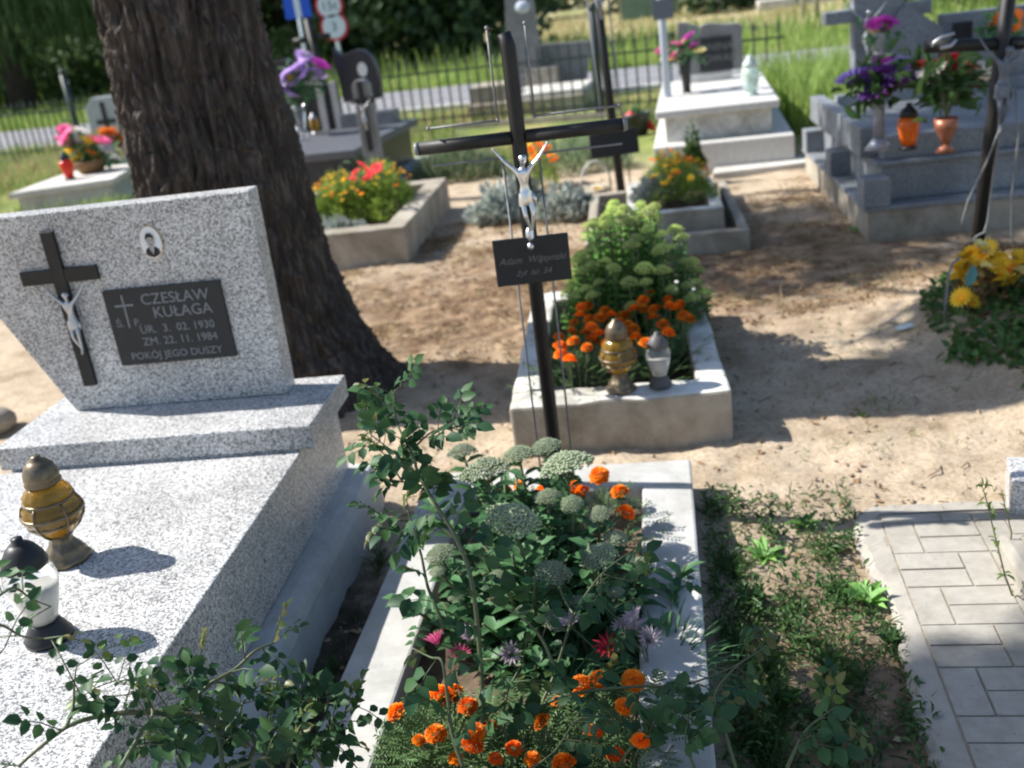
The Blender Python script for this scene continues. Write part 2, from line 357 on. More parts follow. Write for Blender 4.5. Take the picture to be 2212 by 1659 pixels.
gmk = mth('ADD', mth('MULTIPLY', mth('SUBTRACT', yy, 9.3), .9), mth('MULTIPLY', mth('SUBTRACT', tn(1.6), .5), 3.), True)
c = mixc(gmk, c, grs)
dry = ramp(tn(.25), [(.35, (.24, .27, .1)), (.5, (.42, .36, .2)), (.65, (.5, .4, .26))])
fm = mth('MULTIPLY', mth('SUBTRACT', mth('ADD', sx.outputs[1], mth('MULTIPLY', sx.outputs[0], .7)), 27.), .25, True)
c = mixc(fm, c, dry)
t.links.new(c, b.inputs['Base Color'])
bp = t.nodes.new('ShaderNodeBump'); bp.inputs['Distance'].default_value = .02; bp.inputs['Strength'].default_value = .6; t.links.new(tn(45, 9, .7), bp.inputs['Height']); t.links.new(bp.outputs[0], b.inputs['Normal'])
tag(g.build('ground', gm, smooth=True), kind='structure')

# road, kerb, markings
ASP = mat('asphalt', (.17, .17, .185), (.25, .25, .265), 3., .9, .003, 80.)
n1, n2 = U(15, 330), U(1600, 172); f1, f2 = U(15, 276), U(1600, 130)
d = (n2-n1); d /= np.linalg.norm(d); f2b = f1+(f2-f1)*1.0
def along(p, q, s): return p+(q-p)*s
def strip(name, A0, A1, B0, B1, z0, z1, m):
    mb = MB(); mb.slab([(A0[0], A0[1]), (A1[0], A1[1]), (B1[0], B1[1]), (B0[0], B0[1])], z0, z1); return tag(mb.build(name, m), kind='structure')
NA, NB = along(n1, n2, -2.5), along(n1, n2, 2.2); w_ = f2-n2; FA, FB = NA+(f1-n1), NB+(f2-n2)
strip('road', NA, NB, FA, FB, -.2, .012, ASP)
nrm = np.array([-d[1], d[0], 0]); 
strip('road_kerb', NA-nrm*.18, NB-nrm*.18, NA-nrm*.003, NB-nrm*.003, -.1, .07, CONC)
mid1, mid2 = along(NA, FA, .5), along(NB, FB, .5)
strip('road_marking', mid1, mid2, mid1+nrm*.07, mid2+nrm*.07, .0121, .0165, mat('road_paint', (.3, .3, .3), (.5, .5, .49), 6., .7))

# pavers
PAV = mat('paver_concrete', (.30, .275, .235), (.44, .41, .355), 14., .9, .005, 120., c3=(.37, .345, .30), stain=0.25)
PR = R(-11); PO = U(1898, 1112, .034); pf = Frame((PO[0], PO[1], 0), PR)
pv = MB(); cell = .083; gap = .0025
def paver(x0, y0, x1, y1):
    z = .036+random.uniform(-.0012, .0012); q = gap/2
    pv.frustum((x0+q, x1-q, y0+q, y1-q), (x0+q+.002, x1-q-.002, y0+q+.002, y1-q-.002), -.04, z)
for j in range(-1, 14):
    Yt = .0-.055-j*2*cell
    for k in range(-1, 5):
        v_ = 3*k+(0 if j % 2 == 0 else 2); h_ = 3*k+(1 if j % 2 == 0 else 0)
        for X0, Y0, X1, Y1 in ((v_, -2, v_+1, 0), (h_, -1, h_+2, 0), (h_, -2, h_+2, -1)):
            if j == -1: Y0 = max(Y0, -2); 
            yt = min(Yt+Y1*cell, -.004); yb = Yt+Y0*cell
            if yb >= -.02: continue
            if 0 <= X0 and X1 < 14: paver(X0*cell, yb, X1*cell, yt)
def at_path(o): o.location = (pf.o[0], pf.o[1], 0); o.rotation_euler = (0, 0, PR); return tag(o, kind='structure')
at_path(pv.build('paved_path', PAV))
bd = MB(); bd.box(-.01, 1.3, -2.4, .0, -.05, .0325); at_path(bd.build('paving_sand_bed', mat('joint_sand', (.22, .19, .14), (.36, .32, .25), 30., .95)))
# cement haunching: an uneven flat strip along the path's edge
PC = mat('pale_cement', (.29, .265, .225), (.43, .40, .35), 9., .9, .003, 60.)
outer = [U(a, b_, .02)[:2] for a, b_ in ((2330, 1078), (2100, 1084), (1960, 1090), (1880, 1096), (1850, 1110), (1843, 1135), (1857, 1190), (1880, 1240), (1916, 1290), (1942, 1376), (1958, 1471), (1982, 1565), (2018, 1659), (2055, 1800))]
inner = [U(a, b_, .034)[:2] for a, b_ in ((2330, 1092), (2100, 1101), (1960, 1107), (1900, 1110), (1897, 1112), (1899, 1118), (1913, 1150), (1925, 1200), (1944, 1260), (1974, 1350), (2008, 1450), (2040, 1560), (2078, 1680), (2120, 1810))]
mb = MB(); V = []; m_ = []
for i in range(len(outer)-1):
    n = 10
    for k in range(n): m_.append((outer[i]+(outer[i+1]-outer[i])*k/n, inner[i]+(inner[i+1]-inner[i])*k/n))
for i, (o_, i_) in enumerate(m_):
    o_ = o_+np.array([.012*fbm(i*.35, 2.), .012*fbm(i*.35, 7.)])
    l_ = pf.loc((i_[0], i_[1], 0))
    if l_[1] < -.03: i_ = (pf.o-pf.ex*.001+pf.ey*l_[1])[:2]
    for q, z in ((0, -.03), (.02, .018), (.25, .030), (.7, .033), (.98, .034), (1, -.03)):
        p = o_+(i_-o_)*q; V.append((p[0], p[1], z+(.0025*fbm(p[0]*14, p[1]*14) if z > 0 else 0)))
L_ = len(m_); mb.add(V, [(j*6+k, (j+1)*6+k, (j+1)*6+k+1, j*6+k+1) for j in range(L_-1) for k in range(5)])
tag(mb.build('path_kerb', PC), kind='structure')

# ================================================================== THE CRUCIFIED FIGURE (one skinned body mesh, shared)
def make_body():
    J = {'pelvis': (0, -.035, -.50), 'waist': (0, -.025, -.42), 'chest': (0, -.04, -.30), 'neck': (0, -.035, -.215), 'head0': (.008, -.055, -.185), 'head': (.015, -.075, -.135),
         'shl': (-.085, -.03, -.235), 'ell': (-.19, -.02, -.13), 'wrl': (-.265, -.012, -.03), 'hal': (-.29, -.012, .005),
         'shr': (.085, -.03, -.235), 'elr': (.19, -.02, -.13), 'wrr': (.265, -.012, -.03), 'har': (.29, -.012, .005),
         'hpl': (-.04, -.035, -.53), 'knl': (-.02, -.105, -.72), 'anl': (.018, -.04, -.90), 'tol': (.02, -.07, -.985),
         'hpr': (.04, -.035, -.53), 'knr': (.065, -.10, -.71), 'anr': (.03, -.05, -.89), 'tor': (.03, -.08, -.975)}
    Rr = {'pelvis': .052, 'waist': .046, 'chest': .062, 'neck': .022, 'head0': .026, 'head': .04, 'shl': .03, 'ell': .02, 'wrl': .013, 'hal': .014, 'hpl': .042, 'knl': .029, 'anl': .016, 'tol': .014}
    E = [('pelvis', 'waist'), ('waist', 'chest'), ('chest', 'neck'), ('neck', 'head0'), ('head0', 'head')]
    for q in 'lr': E += [('chest', 'sh'+q), ('sh'+q, 'el'+q), ('el'+q, 'wr'+q), ('wr'+q, 'ha'+q), ('pelvis', 'hp'+q), ('hp'+q, 'kn'+q), ('kn'+q, 'an'+q), ('an'+q, 'to'+q)]
    K = list(J); me = bpy.data.meshes.new('figure_seed'); me.from_pydata([J[k] for k in K], [(K.index(a), K.index(b)) for a, b in E], [])
    o = bpy.data.objects.new('figure_seed', me); COL.objects.link(o); o.modifiers.new('s', 'SKIN')
    for i, k in enumerate(K):
        r = Rr.get(k) or Rr[k[:-1]+'l']; me.skin_vertices[0].data[i].radius = (r, r*.85)
        me.skin_vertices[0].data[i].use_root = (k == 'pelvis')
    sb = o.modifiers.new('u', 'SUBSURF'); sb.levels = 2; sb.render_levels = 2
    dg = bpy.context.evaluated_depsgraph_get(); m2 = bpy.data.meshes.new_from_object(o.evaluated_get(dg)); m2.name = 'figure_body'
    for p in m2.polygons: p.use_smooth = True
    bpy.data.objects.remove(o); return m2
BODY = make_body()
def figure(parent, x, y, z, size, m, cloth=True):
    me = BODY.copy(); me.materials.clear(); me.materials.append(m)
    o = bpy.data.objects.new('crucified_figure', me); COL.objects.link(o); o.parent = parent; o.location = (x, y, z); o.scale = (size,)*3
    if cloth:
        mb = MB(); n = 20; V = []
        for j, (rr, zz) in enumerate(((.058, -.47), (.066, -.50), (.07, -.545), (.072, -.60), (.066, -.615))):
            for i in range(n):
                a = 2*math.pi*i/n; q = rr*(1+.06*math.sin(5*a+j)); V.append((q*math.cos(a)*1.15, -.045+q*.9*math.sin(a), zz-.012*math.sin(2*a)))
        mb.add(V, [(j*n+i, (j+1)*n+i, (j+1)*n+(i+1) % n, j*n+(i+1) % n) for j in range(4) for i in range(n)])
        mb.tube([(.075, -.05, -.5), (.1, -.06, -.56), (.095, -.05, -.63)], [.016, .02, .008], 7)
        c_ = mb.build('loincloth', m, o, smooth=True)
        h = MB(); h.lathe([(.028, -.165), (.043, -.14), (.045, -.12), (.034, -.098), (.01, -.09)], 14, (.015, -.062, 0)); h.build('hair', m, o, smooth=True)
    return o
def text_mesh(txt, size, m, parent, x, y, z, ext=.0006, name='inscription', align='CENTER', shear=0., xs_=1.):
    cu = bpy.data.curves.new('t', 'FONT'); cu.body = txt; cu.size = size; cu.extrude = ext; cu.align_x = align; cu.shear = shear; cu.resolution_u = 3
    o = bpy.data.objects.new('t', cu); COL.objects.link(o); dg = bpy.context.evaluated_depsgraph_get()
    me = bpy.data.meshes.new_from_object(o.evaluated_get(dg)); bpy.data.objects.remove(o)
    me.materials.clear(); me.materials.append(m)
    q = bpy.data.objects.new(name, me); COL.objects.link(q); q.parent = parent; q.rotation_euler = (R(90), 0, 0); q.location = (x, y, z); q.scale = (xs_, 1, 1); return q

# ================================================================== TERRAZZO TOMB (left)
O1 = (-.60, 2.75, 0); T1 = Frame(O1)
tomb = thing('terrazzo_tomb', 'grey speckled terrazzo tomb with a slanted headstone, a black cross and a name plaque', 'tomb', O1, GR)
MB().box(-1.0, 0, 0, .41, .4245, .50).build('plinth', TERR, tomb, bevel=.004); MB().box(-.97, -.046, .002, .40, .16, .424).build('plinth_base', TERR, tomb, bevel=.004)
MB().box(-1.0, -.042, -1.75, -.003, .17, .42).build('cover_slab', TERR, tomb, bevel=.004)
mb = MB()   # sloped cement skirt round the foot
prof = [(-.06, -.1), (.06, -.1), (.038, .12), (.024, .155), (-.01, .165), (-.06, .168)]
V = []
ys_ = np.linspace(-1.8, .43, 40)
for y in ys_:
    wv = .006*fbm(y*4, 1.)
    for x, z in prof: V.append((x+wv, y, z+(.004*fbm(y*6, x*20) if z > 0 else 0)))
k = len(prof); mb.add(V, [(j*k+i, j*k+(i+1) % k, (j+1)*k+(i+1) % k, (j+1)*k+i) for j in range(39) for i in range(k)]+[tuple(range(k))[::-1], tuple(39*k+i for i in range(k))])
mb.box(-1.06, -.062, .40, .46, -.1, .16); mb.box(-1.06, -1.003, -1.8, .398, -.1, .16)
mb.build('cement_skirt', CONCG, tomb)
HY = .27
def hp(px, py): q = T1.hy(px, py, HY); return (q[0], q[2])
bl, br, tr = hp(165, 888), hp(622, 850), hp(535, 412)
bl = (bl[0], .5015); br = (br[0], .5015); tl = (bl[0]+(hp(0, 690)[0]-bl[0])/(hp(0, 690)[1]-bl[1])*(tr[1]-bl[1]), tr[1])
TH = .085
MB().prism([bl, br, tr, tl], HY, HY+TH).build('headstone', TERR, tomb, bevel=.004)
# black cross with its figure
c1, c2 = hp(105, 500), hp(198, 830); a1, a2 = hp(50, 600), hp(215, 588)
cx = (c1[0]+c2[0])/2; az = (a1[1]+a2[1])/2
hc = bpy.data.objects.new('headstone_cross', None)
cr = MB(); cr.box(cx-.021, cx+.021, HY-.016, HY-.001, c2[1], c1[1]); cr.box(a1[0], cx-.0215, HY-.015, HY-.001, az-.022, az+.022); cr.box(cx+.0215, a2[0], HY-.015, HY-.001, az-.022, az+.022)
cr = cr.build('headstone_cross', BLACK, tomb, bevel=.0015)
fz, fb = hp(180, 600), hp(178, 757)
f_ = figure(tomb, cx+.012, HY-.018, fz[1]-.012, (fz[1]-fb[1])*.98, ALU)
# portrait
pc = hp(328, 523); rx = (hp(353, 523)[0]-hp(303, 523)[0])/2*.92; rz = (hp(328, 488)[1]-hp(328, 560)[1])/2*.98
def ell(rx, rz, y0, y1, n=40, cx_=pc[0], cz=pc[1]): 
    return MB().prism([(cx_+rx*math.cos(2*math.pi*i/n), cz+rz*math.sin(2*math.pi*i/n)) for i in range(n)], y0, y1)
po = ell(rx*1.06, rz*1.05, HY-.005, HY-.001).build('portrait_rim', GOLD, tomb); po.name = 'portrait_medallion'
ell(rx, rz, HY-.0075, HY-.0045).build('porcelain_oval', mat('portrait_ground', (.7, .72, .73), (.8, .82, .83), 60., .25), po)
mb = MB(); mb.prism([(pc[0]+a*rx, pc[1]+b_*rz) for a, b_ in ((-.7, -.66), (-.45, -.82), (0, -.93), (.45, -.82), (.7, -.66), (.62, -.42), (.3, -.25), (0, -.38), (-.3, -.25), (-.62, -.42))], HY-.0085, HY-.0078); mb.build('portrait_suit', BLACK, po)
mb = MB(); mb.prism([(pc[0]+a*rx, pc[1]+b_*rz) for a, b_ in ((0, -.75), (.2, -.3), (-.2, -.3))], HY-.0094, HY-.0088); mb.build('portrait_shirt', PORC, po)
mb = MB(); mb.prism([(pc[0]+a*rx, pc[1]+b_*rz) for a, b_ in ((0, -.78), (.05, -.35), (-.05, -.35))], HY-.0104, HY-.0098); mb.build('portrait_tie', BLACK, po)
mb = MB(); mb.prism([(pc[0]+.36*rx*math.cos(a), pc[1]+.1*rz+.36*rz*math.sin(a)) for a in np.linspace(0, 2*math.pi, 24, False)], HY-.0108, HY-.0105); mb.prism([(pc[0]+.14*rx*a, pc[1]+b_*rz) for a, b_ in ((-1, -.35), (1, -.35), (1, -.2), (-1, -.2))], HY-.0107, HY-.0106)
mb.build('portrait_face', mat('portrait_grey', (.36, .35, .34), rough=.3), po)
mb = MB(); mb.prism([(pc[0]+a*rx, pc[1]+b_*rz) for a, b_ in ((-.40, .12), (-.3, .3), (0, .36), (.3, .3), (.40, .12), (.38, .42), (.15, .6), (-.2, .6), (-.4, .4))], HY-.0118, HY-.0112); mb.build('portrait_hair', BLACK, po)
mb = MB()
for s_ in (-1, 1): mb.prism([(pc[0]+s_*.15*rx+.06*rx*a, pc[1]+.16*rz+.025*rz*b_) for a, b_ in ((-1, -1), (1, -1), (1, 1), (-1, 1))], HY-.0118, HY-.0112)
mb.prism([(pc[0]+.12*rx*a, pc[1]-.1*rz+.02*rz*b_) for a, b_ in ((-1, -1), (1, -1), (1, 1), (-1, 1))], HY-.0118, HY-.0112); mb.build('portrait_eyes_and_mouth', BLACK, po)
# plaque
q = [hp(225, 628), hp(478, 602), hp(512, 768), hp(265, 787)]
px0, px1 = (q[0][0]+q[3][0])/2, (q[1][0]+q[2][0])/2; pz1, pz0 = (q[0][1]+q[1][1])/2, (q[2][1]+q[3][1])/2
pq = MB().box(px0, px1, HY-.012, HY-.001, pz0, pz1).build('name_plaque', BLACKP, tomb, bevel=.001)
PW, PH = px1-px0, pz1-pz0; ty = HY-.0125
def pt(u, v, txt, s_, xs_=1., al='CENTER', m=LETTER): text_mesh(txt, s_*PH, m, pq, px0+u*PW, ty, pz0+v*PH, align=al, xs_=xs_)
pt(.60, .78, 'CZESŁAW', .20); pt(.64, .60, 'KUŁAGA', .20)
pt(.56, .41, 'UR.  3.  02. 1930', .145); pt(.56, .25, 'ZM. 22. 11. 1984', .145); pt(.5, .07, 'POKÓJ JEGO DUSZY', .135)
pt(.085, .52, 'Ś.', .13); pt(.235, .52, 'P.', .13)
mb = MB(); mb.box(px0+.152*PW, px0+.166*PW, ty-.001, ty+.001, pz0+.5*PH, pz0+.93*PH); mb.box(px0+.08*PW, px0+.15*PW, ty-.001, ty+.001, pz0+.78*PH, pz0+.805*PH); mb.box(px0+.168*PW, px0+.24*PW, ty-.001, ty+.001, pz0+.78*PH, pz0+.805*PH)
mb.build('plaque_cross', LETTER, pq)

# ================================================================== LANTERNS
def lantern_amber(name, label, loc, h, rot=0., group='amber and bronze grave lanterns'):
    s = h/.285
    t = thing(name, label, 'grave lantern', loc, rot, group)
    def P(a): return [(r*s, z*s) for r, z in a]
    MB().lathe(P([(.0, 0), (.056, 0), (.058, .006), (.056, .014), (.045, .022), (.047, .03), (.038, .04), (.029, .054), (.026, .062), (.03, .07), (.034, .074)]), 36, flute=8, fl=.04).build('base', BRONZE, t, True)
    MB().lathe(P([(.031, .075), (.05, .092), (.066, .118), (.071, .138), (.066, .158), (.056, .168), (.058, .175), (.058, .187), (.046, .204), (.038, .212)]), 48, flute=12, fl=.025).build('glass', AMBER, t, True)
    MB().lathe(P([(.0, .0752), (.018, .0752), (.018, .135), (.0, .135)]), 16).build('candle', mat('amber_insert', (.85, .55, .09), rough=.5), t)
    b = MB()
    for z, r in ((.137, .0735), (.171, .0605), (.112, .0655)): b.lathe(P([(r-.004, z-.003), (r+.001, z-.002), (r+.001, z+.004), (r-.004, z+.005)]), 36)
    for i in range(6):
        a = math.pi/3*i; b.tube([(s*r*math.cos(a), s*r*math.sin(a), s*z) for r, z in ((.034, .076), (.053, .092), (.068, .116), (.0735, .138), (.068, .158), (.060, .17))], .0028*s, 6)
    b.build('bronze_band', BRONZE, t, True)
    MB().lathe(P([(.0, .21), (.041, .212), (.044, .218), (.040, .226), (.042, .231), (.041, .243), (.034, .26), (.023, .273), (.012, .278), (.012, .285), (.0, .286)]), 32).build('cap', BRONZE, t, True)
    return t
def lantern_clear(name, label, loc, h, rot=0., mcap=BPLA, glass=CLEAR):
    s = h/.25; t = thing(name, label, 'grave lantern', loc, rot)
    def P(a): return [(r*s, z*s) for r, z in a]
    MB().lathe(P([(.0, 0), (.05, 0), (.051, .01), (.045, .016), (.043, .024), (.033, .04), (.03, .047), (0, .048)]), 32).build('base', mcap, t, True)
    MB().lathe(P([(.03, .0482), (.033, .06), (.043, .09), (.052, .125), (.056, .15), (.052, .165), (.045, .172), (.045, .18)]), 40, flute=10, fl=.015).build('glass', glass, t, True)
    MB().lathe(P([(.0, .0484), (.024, .0484), (.03, .085), (.036, .125), (.0, .126)]), 20).build('candle', WAX, t, True)
    MB().lathe(P([(.0, .1795), (.046, .18), (.048, .188), (.042, .205), (.03, .225), (.02, .234), (.012, .237), (.012, .248), (.0, .25)]), 32).build('cap', mcap, t, True)
    return t
lantern_amber('amber_lantern', 'large amber glass lantern with bronze dome standing on the speckled slab', U(147, 1208, .422), .285, .3)
lantern_clear('clear_lantern', 'clear glass lantern with black cap and base on the speckled slab, nearest the camera', U(108, 1378, .422), .25, .2)

# ================================================================== GRAVE PLOTS
def plot_frame(t, w, d, fr, sd, h, m, soil=.05, bev=.008, back=None, wob=0, ms=None):
    """kerb of a plot, local x 0..w, y 0..d, four bars butted end to end, and the bed"""
    back = back or fr
    for nm, a in (('front_kerb', (0, w, 0, fr)), ('rear_kerb', (0, w, d-back, d)), ('side_kerb', (0, sd, fr+.001, d-back-.001)), ('side_kerb', (w-sd, w, fr+.001, d-back-.001))):
        x0, x1, y0, y1 = a; mb = MB(); nxx, nyy = max(2, int((x1-x0)/.04)), max(2, int((y1-y0)/.04))
        V = []; F = []; 
        def wv(x, y, k): return wob*fbm(x*7+3, y*7, k)
        ids = {}
        def vid(x, y, z):
            k = (round(x, 4), round(y, 4), round(z, 4))
            if k not in ids:
                ids[k] = len(V); zz = z+(wv(x, y, 1) if z > 0 else 0); V.append((x+(wv(x, y, 2) if z > 0 else 0)*.5, y+(wv(x, y, 3) if z > 0 else 0)*.5, zz))
            return ids[k]
        gx = np.linspace(x0, x1, nxx+1); gy = np.linspace(y0, y1, nyy+1)
        for i in range(nxx):
            for j in range(nyy): F.append((vid(gx[i], gy[j], h), vid(gx[i+1], gy[j], h), vid(gx[i+1], gy[j+1], h), vid(gx[i], gy[j+1], h)))
        nt_ = len(F)
        for i in range(nxx):
            F.append((vid(gx[i], y0, -.05), vid(gx[i+1], y0, -.05), vid(gx[i+1], y0, h), vid(gx[i], y0, h))); F.append((vid(gx[i+1], y1, -.05), vid(gx[i], y1, -.05), vid(gx[i], y1, h), vid(gx[i+1], y1, h)))
        for j in range(nyy):
            F.append((vid(x0, gy[j+1], -.05), vid(x0, gy[j], -.05), vid(x0, gy[j], h), vid(x0, gy[j+1], h))); F.append((vid(x1, gy[j], -.05), vid(x1, gy[j+1], -.05), vid(x1, gy[j+1], h), vid(x1, gy[j], h)))
        o = mb.add(V, F).build(nm, [m, ms] if ms else m, t, bevel=bev)
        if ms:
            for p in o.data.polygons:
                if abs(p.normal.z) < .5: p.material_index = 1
    mb = MB(); n = 22; V = []
    for j in range(n+1):
        for i in range(n+1):
            x = sd-.01+(w-2*sd+.02)*i/n; y = fr-.01+(d-fr-back+.02)*j/n; V.append((x, y, soil+.02*fbm(x*6, y*6, 5.)+.008*noise.noise(Vector((x*30, y*30, 0)))))
    mb.add(V, [(j*(n+1)+i, j*(n+1)+i+1, (j+1)*(n+1)+i+1, (j+1)*(n+1)+i) for j in range(n) for i in range(n)])
    mb.build('soil_bed', SOIL, t, smooth=True)
# near plot: outer corners from the photo
nR = U(1492, 991, .12); ON = np.array([nR[0], nR[1], 0])
TN = Frame(ON, R(-10)); near = thing('near_plot', 'pale smooth concrete grave frame in the foreground with sedum and marigolds', 'grave plot', ON, R(-10))
Wn = .87; Dn = 2.0
holder = bpy.data.objects.new('frame', None)
def shift_plot(t, w, d, **k):
    plot_frame(t, w, d, **k)
    for c in kids(t):
        c.data.transform(Matrix.Translation((-w, -d, 0)))
shift_plot(near, Wn, Dn, fr=.16, sd=.155, h=.12, m=PLOTC, soil=.05, back=.17, wob=.0015)
# second plot
mFL, mFR = U(1099, 883, .2), U(1579, 843, .2); OM = np.array([mFL[0], mFL[1], 0]); am = math.atan2(mFR[1]-mFL[1], mFR[0]-mFL[0])
Wm = math.dist(mFL[:2], mFR[:2]); TM = Frame(OM, am)
midp = thing('middle_plot', 'whitewashed rough grave frame with a bright green sedum bush and orange marigolds', 'grave plot', OM, am)
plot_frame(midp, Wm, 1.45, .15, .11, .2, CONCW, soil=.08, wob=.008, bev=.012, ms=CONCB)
pm = TM.o
def onM(px, py, z=.2): return U(px, py, z)
lantern_amber('amber_lantern', 'amber glass lantern with bronze dome on the front edge of the whitewashed plot', U(1342, 842, .205), .27, .5)
lantern_clear('clear_lantern', 'small clear glass lantern with grey cap beside the amber one on the whitewashed plot', U(1427, 832, .205), .205, .1, mcap=mat('grey_plastic', (.1, .095, .09), rough=.5))

# ================================================================== METAL CROSSES
def rod_frame(t, r, off, zb, zc, zt, xl, xr, y=0., m=WIRE, balls=True):
    """thin rods that outline a tube cross: two verticals, and two horizontals each side"""
    for sx_ in (-1, 1):
        X = xl if sx_ < 0 else xr
        mb = MB(); mb.tube([(sx_*off, y, zb), (sx_*off, y, zc-off), ], r, 6); mb.tube([(sx_*off, y, zc-off), (X*.98, y, zc-off)], r, 6)
        mb.tube([(sx_*off, y, zt), (sx_*off, y, zc+off)], r, 6); mb.tube([(sx_*off, y, zc+off), (X*.98, y, zc+off)], r, 6)
        if balls:
            for p in ((sx_*off, zc+off), (sx_*off, zt), (X*.98, zc+off)): mb.ball((p[0], y, p[1]), r*1.9, 8)
            mb.ball((sx_*off, y, zc-off), r*1.9, 8)
        mb.build('outline_rod', m, t, True)
CB = np.array([.105, 2.915, .07]); cbz = CB[2]
def cl(px, py): q = UY(px, py, CB[1]); return (q[0]-CB[0], q[2]-CB[2])
Lx, Rx, Tz = cl(915, 322), cl(1325, 270), cl(1098, 80)
lean = Tz[0]/Tz[1]
mc = thing('metal_cross', 'black tube cross with silver figure and small black plaque, rising from the near plot', 'grave cross', CB)
zc = (Lx[1]+Rx[1])/2
mc.rotation_euler = (0, lean*.6, R(-4))
MB().tube([(0, 0, -.1), (0, 0, Tz[1]-.02), (-.008, 0, Tz[1]+.012)], [.0215, .0215, .019], 20).build('upright', BLACK, mc, True)
MB().tube([(Lx[0]-.02, 0, zc), (-.022, 0, zc)], .019, 16).tube([(.022, 0, zc), (Rx[0]+.02, 0, zc)], .019, 16).build('crossbar', BLACK, mc, True)
mb = MB()
for X, sg in ((Lx[0]-.02, -1), (Rx[0]+.02, 1)): mb.tube([(X, 0, zc), (X+sg*.012, 0, zc)], [.021, .016], 12)
mb.build('end_cap', mat('grey_cap', (.2, .21, .22), rough=.4), mc, True)
rod_frame(mc, .0032, .052, -.08, zc, Tz[1]+.03, Lx[0]+.01, Rx[0]+.02, .0)
fzt, fzb = cl(1125, 300), cl(1143, 503)
figure(mc, .002, -.036, fzt[1]-.012, (fzt[1]-fzb[1]), SILV)
mb = MB(); mb.ball((.0, -.028, fzb[1]+.0), .012, 10, sc=(1, 1, 1.8)); mb.build('foot_rest', SILV, mc, True)
pl_, pr_, pb_ = cl(1072, 525), cl(1233, 500), cl(1160, 600)
pz = cl(1155, 555)[1]; hw = (pr_[0]-pl_[0])/2; hh = .069
pk = MB().box(-hw, hw, -.036, -.026, pz-hh, pz+hh).build('name_plaque', BLACKP, mc, bevel=.0015)
MB().ball((0, -.04, pz+hh*.62), .011, 12).build('plaque_screw', SILV, pk, True)
text_mesh('Adam  Wąsynski', .028, LETTERW, pk, 0, -.0366, pz-.005, shear=.35); text_mesh('żył  lat  54', .024, LETTERW, pk, 0, -.0366, pz-.042, shear=.35)
# small horizontal stays low on the post
MB().tube([(-.055, 0, .38), (.055, 0, .38)], .003, 6).build('stay_rod', WIRE, mc)

C2 = U(1345, 436, 0); c2b = C2[1]
def c2l(px, py): q = UY(px, py, c2b); return (q[0]-C2[0], q[2])
m2 = thing('metal_cross', 'tall thin black metal cross with a black plaque, standing behind the whitewashed plot', 'grave cross', C2)
m2.rotation_euler = (0, math.atan2(c2l(1285, 0)[0], c2l(1285, 0)[1])*.75, R(-6))
MB().tube([(0, 0, -.1), (0, 0, 1.95)], .032, 16).build('upright', BLACK, m2, True)
MB().tube([(-.42, 0, 1.62), (-.033, 0, 1.62)], .026, 12).tube([(.033, 0, 1.62), (.42, 0, 1.62)], .026, 12).build('crossbar', BLACK, m2, True)
rod_frame(m2, .006, .075, -.05, 1.62, 2.0, -.42, .42)
figure(m2, .0, -.055, 1.66, .34, ALU)
MB().box(-.19, .17, -.06, -.04, .36, .54).build('name_plaque', BLACKP, m2, bevel=.002)

# pale pole
PB = U(1452, 332, 0)
pp = thing('metal_cross', 'tall pale grey painted metal cross beside the white tomb', 'grave cross', PB); pp.rotation_euler = (0, R(-.5), R(-8))
PAINTG = mat('pale_grey_paint', (.36, .41, .48), (.46, .5, .56), 20., .4)
MB().tube([(0, 0, -.1), (0, 0, 2.2)], .034, 16).build('upright', PAINTG, pp, True)
MB().tube([(-.5, 0, 1.85), (-.035, 0, 1.85)], .03, 12).tube([(.035, 0, 1.85), (.5, 0, 1.85)], .03, 12).build('crossbar', PAINTG, pp, True)
MB().box(-.08, .10, -.05, -.036, 1.19, 1.36).build('name_plate', mat('slate_plate', (.12, .14, .17), rough=.4), pp, bevel=.002)

# right cross on the ivy mound
RB = np.array([2.17, 4.45, .12])
def rl(px, py): q = UY(px, py, RB[1]); return (q[0]-RB[0], q[2]-RB[2])
rc = thing('metal_cross', 'black metal cross with a pale figure and curled silver rods on the ivy mound', 'grave cross', RB)
zt = rl(2190, 0); zc = rl(2060, 106)[1]; ln = zt[0]/zt[1]; rc.rotation_euler = (0, ln*.75, R(-8))
MB().tube([(0, 0, -.15), (0, 0, 1.75)], .030, 16).build('upright', BLACK, rc, True)
xL = rl(1990, 110)[0]-ln*zc*.5
MB().tube([(xL, 0, zc), (-.031, 0, zc)], .027, 14).tube([(.031, 0, zc), (-xL, 0, zc)], .027, 14).build('crossbar', BLACK, rc, True)
figure(rc, .0, -.05, zc+.03, .40, mat('weathered_aluminium', (.10, .115, .14), (.2, .22, .26), 20., .6, metal=.3))
def px3(pts, y, off=RB): return [tuple(UY(a, b_, y)-off) for a, b_ in pts]
mb = MB()
for pts in ([(2145, 205), (2134, 286), (2114, 354), (2083, 438), (2075, 480), (2077, 497)], [(2141, 205), (2137, 286), (2130, 400), (2127, 475), (2122, 502), (2106, 512), (2093, 529), (2086, 560)], [(2162, 195), (2176, 290), (2172, 420), (2178, 500), (2190, 545)]):
    mb.tube(px3(pts, RB[1]-.06), .0045, 7)
mb.build('silver_rod', WIRE, rc, True)
mb = MB()
for pts in ([(2025, 85), (2000, 95), (1985, 108), (1979, 118)], [(2030, 98), (2020, 112), (1998, 120)]): mb.tube(px3(pts, RB[1]-.04), [.006, .008, .008, .004][:len(pts)], 7)
mb.build('curled_end', ALU, rc, True)

# ================================================================== TREE
TB = np.array([-1.14, 4.46, 0])
